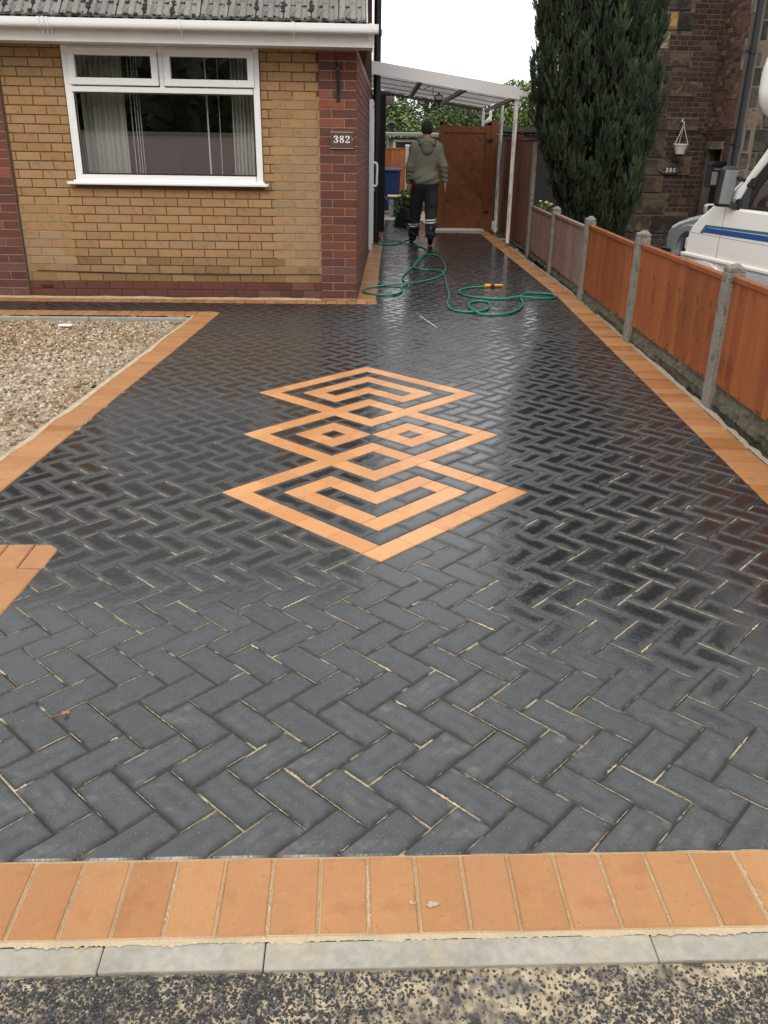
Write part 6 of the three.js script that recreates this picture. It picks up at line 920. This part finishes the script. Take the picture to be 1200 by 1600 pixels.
function leafCrown(n, blobs, size, c0, c1) {
  const im = new THREE.InstancedMesh(leafGeo, leafM, n); im.name = 'crown'; im.userData.kind = 'stuff'; const tot = blobs.reduce((s, b) => s + b[3] * b[3], 0);
  for (let i = 0; i < n; i++) {
    let t = rnd() * tot, b = blobs[0]; for (const q of blobs) { t -= q[3] * q[3]; if (t <= 0) { b = q; break; } }
    const u = rr(-1, 1), a = rr(0, 6.283), r = b[3] * (0.72 + 0.34 * Math.pow(rnd(), 0.6)) * (0.82 + 0.36 * fbm(a * 0.3, u + 2, 9, 3, 231)), s = Math.sqrt(1 - u * u);
    e0.set(rr(-0.9, 0.9), rr(0, 6.3), rr(-0.9, 0.9)); q0.setFromEuler(e0); const k = size * rr(0.6, 1.3); m40.compose(V3(b[0] + r * s * Math.cos(a), b[1] + r * u * (b[4] ?? 0.85), b[2] + r * s * Math.sin(a)), q0, V3(k, k, k)); im.setMatrixAt(i, m40);
    const w = clamp(0.45 * rnd() + 0.8 * (fbm(b[0] * 0.2 + r * s * Math.cos(a) * 0.15 + 4, b[1] * 0.2 + r * u * 0.2 + 4, 8, 3, 233) - 0.2)), c = mix3(c0, c1, w); im.setColorAt(i, new THREE.Color().setRGB(...c));
  }
  return im;
}
function tree(label, x, z, h, blobs, n, size, c0, c1, name = 'garden_tree') { const t = thing(name, label, 'tree', [x, -0.3, z]); mesh('trunk', merge([cyl(0.16, 0.07, h * 0.85, 0, h * 0.42, 0, 10), bar([0, h * 0.3, 0], [-0.8, h * 0.75, 0.1], 0.05), bar([0, h * 0.35, 0], [0.8, h * 0.75, -0.1], 0.05)]), mat('bark', [0.07, 0.055, 0.04], 0.95), t); t.add(leafCrown(n, blobs, size, c0, c1)); return t; }
const G0 = [0.05, 0.085, 0.022], G1 = [0.19, 0.26, 0.065];
tree('bright leafy tree far back at the left, beside the house wall', 0.4, -25, 3.4, [[0, 2.3, 0, 1.2], [0.9, 1.9, 0.3, 1.0], [-0.8, 1.6, 0.2, 1.0], [0.7, 3.0, 0, 0.6]], 9000, 0.13, G0, G1);
tree('tallest dark green tree behind the person, seen under the canopy', 2.6, -29, 4.2, [[0, 2.9, 0, 1.2], [0.9, 2.3, 0.2, 1.1], [-0.9, 2.2, 0, 1.1], [0.3, 3.5, 0, 0.7]], 9000, 0.13, [0.03, 0.055, 0.016], [0.12, 0.17, 0.045]);
tree('mid green round tree behind the gate, under the canopy edge', 3.9, -27, 3.9, [[0, 2.6, 0, 1.0], [-0.8, 2.2, 0.1, 0.9], [0.9, 2.1, 0, 1.0]], 8000, 0.12, [0.045, 0.07, 0.022], [0.13, 0.18, 0.055]);
tree('light green tree at the right, seen between canopy post and conifer', 6.0, -27, 4.2, [[0, 2.9, 0, 1.1], [-0.9, 2.2, 0.1, 1.0], [1.0, 2.2, 0, 1.1], [-0.5, 3.3, 0, 0.7]], 9000, 0.12, [0.05, 0.08, 0.02], [0.19, 0.25, 0.06]);
tree('far dark tree right of the canopy, top showing above it', 6.9, -33, 4.2, [[0, 2.9, 0, 1.1], [0.8, 2.4, 0, 1.0]], 5000, 0.13, [0.025, 0.04, 0.015], [0.06, 0.09, 0.03]);
{
  const h = thing('garden_hedge', 'long uneven green hedge across the back of the gardens', 'hedge', [0, -0.3, -23.5]); const bl = []; for (let k = 0; k < 26; k++) bl.push([-2.5 + k * 0.42, 1.0 + rr(-0.1, 0.35), rr(-0.3, 0.3), rr(0.75, 1.0)]); mesh('stems', merge(bl.map((b) => cyl(0.04, 0.03, 1.2, b[0], 0.6, b[2], 6))), mat('hedge stem', [0.06, 0.045, 0.03], 1), h); const c = leafCrown(26000, bl, 0.085, [0.05, 0.085, 0.025], [0.17, 0.25, 0.06]); c.name = 'foliage'; h.add(c);
  const pp = thing('potted_plant', 'leafy green plant with pale leaf edges beside the hose reel', 'plant', [1.12, 0, -14.3]); mesh('pot', lathe([[0, 0], [0.13, 0], [0.17, 0.26], [0.185, 0.27], [0.185, 0.30], [0.165, 0.30], [0.15, 0.24], [0, 0.24]], 20), mat('brown pot', [0.10, 0.06, 0.04], 0.8), pp); const f = leafCrown(420, [[0, 0.48, 0, 0.22], [-0.10, 0.38, 0.05, 0.15]], 0.11, [0.05, 0.11, 0.03], [0.30, 0.34, 0.14]); f.name = 'foliage'; pp.add(f); mesh('stems', merge([bar([0, 0.24, 0], [0.05, 0.5, 0], 0.01, 5), bar([0, 0.24, 0], [-0.1, 0.45, 0.03], 0.01, 5)]), leafM, pp);
  const fp = thing('flowering_plant', 'small plant with pale yellow flowers peeping over the faded panel', 'plant', [2.70, -0.3, -8.45]); mesh('stems', merge([bar([0, 0, 0], [0.0, 1.02, 0], 0.012, 5), bar([0, 0.4, 0], [0.1, 1.0, 0.02], 0.01, 5)]), mat('stem', [0.06, 0.09, 0.03], 0.9), fp); const ff = leafCrown(160, [[0.03, 0.98, 0, 0.12]], 0.045, [0.06, 0.09, 0.03], [0.2, 0.22, 0.08]); ff.name = 'foliage'; fp.add(ff); const fl = []; for (let k = 0; k < 14; k++) { const g = flat(new THREE.IcosahedronGeometry(rr(0.016, 0.028), 0)); g.scale(1, 0.7, 1); g.translate(0.03 + rr(-0.1, 0.1), 1.03 + rr(-0.04, 0.07), rr(-0.08, 0.1)); fl.push(g); } mesh('flowers', merge(fl), mat('pale yellow petals', [0.70, 0.66, 0.40], 0.7), fp);
}
{
  const sh = thing('garden_shed', 'old grey garden shed with felt roof and white framed window behind the rear fence', 'shed', [1.65, -0.3, -20.2]);
  mesh('walls', box(1.5, 2.0, 1.4, 0, 1.0, -0.7), mat('grey weathered shed', [0.20, 0.19, 0.17], 0.9, { map: postTex }), sh); mesh('roof', (() => { const g = box(1.75, 0.07, 1.7, 0, 2.08, -0.7); g.rotateX(0.03); return g; })(), mat('grey felt roof', [0.30, 0.29, 0.28], 0.9, { map: postTex }), sh); mesh('window_frame', merge([box(1.3, 0.06, 0.05, 0.02, 1.93, 0.03), box(0.07, 0.7, 0.05, -0.6, 1.56, 0.03), box(0.07, 0.7, 0.05, 0.6, 1.56, 0.03)]), mat('greyed white frame', [0.45, 0.45, 0.43], 0.7), sh); mesh('window_panes', box(1.13, 0.7, 0.02, 0, 1.55, 0.012), mat('dark shed glass', [0.03, 0.03, 0.032], 0.15), sh);
  const ds = thing('dark_shed', 'low dark shed with flat black roof edge beyond the tall brown fence', 'shed', [3.6, -0.3, -15.2]); mesh('walls', box(1.7, 2.05, 2.0, 0.15, 1.02, -1.0), mat('black stained boards', [0.022, 0.022, 0.024], 0.8), ds); mesh('roof_edge', box(1.9, 0.10, 2.2, 0.15, 2.15, -1.0), mat('grey black felt', [0.05, 0.052, 0.058], 0.8), ds);
  const la = thing('garden_lantern', 'small black garden lantern on a post against the far hedge', 'lantern', [1.02, -0.3, -21.2]); mesh('post', cyl(0.025, 0.02, 2.15, 0, 1.07, 0, 8), M.iron, la); mesh('lantern', merge([cyl(0.06, 0.09, 0.22, 0, 2.27, 0, 6), cyl(0.16, 0.02, 0.08, 0, 2.42, 0, 6), cyl(0.03, 0.01, 0.06, 0, 2.48, 0, 6)]), M.iron, la);
  const ho = thing('distant_house', 'distant grey roofed house between the far trees, under the canopy edge', 'house', [5.1, -0.3, -40]); mesh('walls', box(3.0, 2.9, 3, 0, 1.45, -1.5), mat('distant render', [0.4, 0.38, 0.35], 0.9), ho); { const r = extr([[-1.7, 2.9], [1.7, 2.9], [0.9, 4.0], [-0.9, 4.0]], 3.2); r.translate(0, 0, -3.2); mesh('roof', r, mat('grey roof', [0.13, 0.13, 0.145], 0.8), ho); } mesh('chimney', box(0.35, 0.8, 0.35, -0.7, 4.2, -1.5), mat('white chimney', [0.6, 0.6, 0.6], 0.8), ho);
  const rs = thing('roadside_wall', 'rendered garden wall on the far side of the road, behind the photographer', 'wall', [0, -0.02, 12.6]); mesh('wall', box(26, 1.7, 0.22, 0, 0.85, 0), mat('pinkish render', [0.62, 0.52, 0.49], 0.9), rs); mesh('coping', box(26, 0.08, 0.3, 0, 1.74, 0), M.conc, rs);
  const rh = thing('roadside_trees', 'dark belt of trees beyond the roadside wall, behind the photographer', 'trees', [0, -0.3, 16], 0, null, 'stuff'); const bl = []; for (let k = 0; k < 22; k++) bl.push([-14 + k * 1.33, rr(2.2, 4.6), rr(-1, 1), rr(1.8, 2.6), 1.1]); const c = leafCrown(46000, bl, 0.75, [0.018, 0.03, 0.012], [0.05, 0.08, 0.025]); c.name = 'foliage'; rh.add(c);
}
renderer.render(scene, camera);
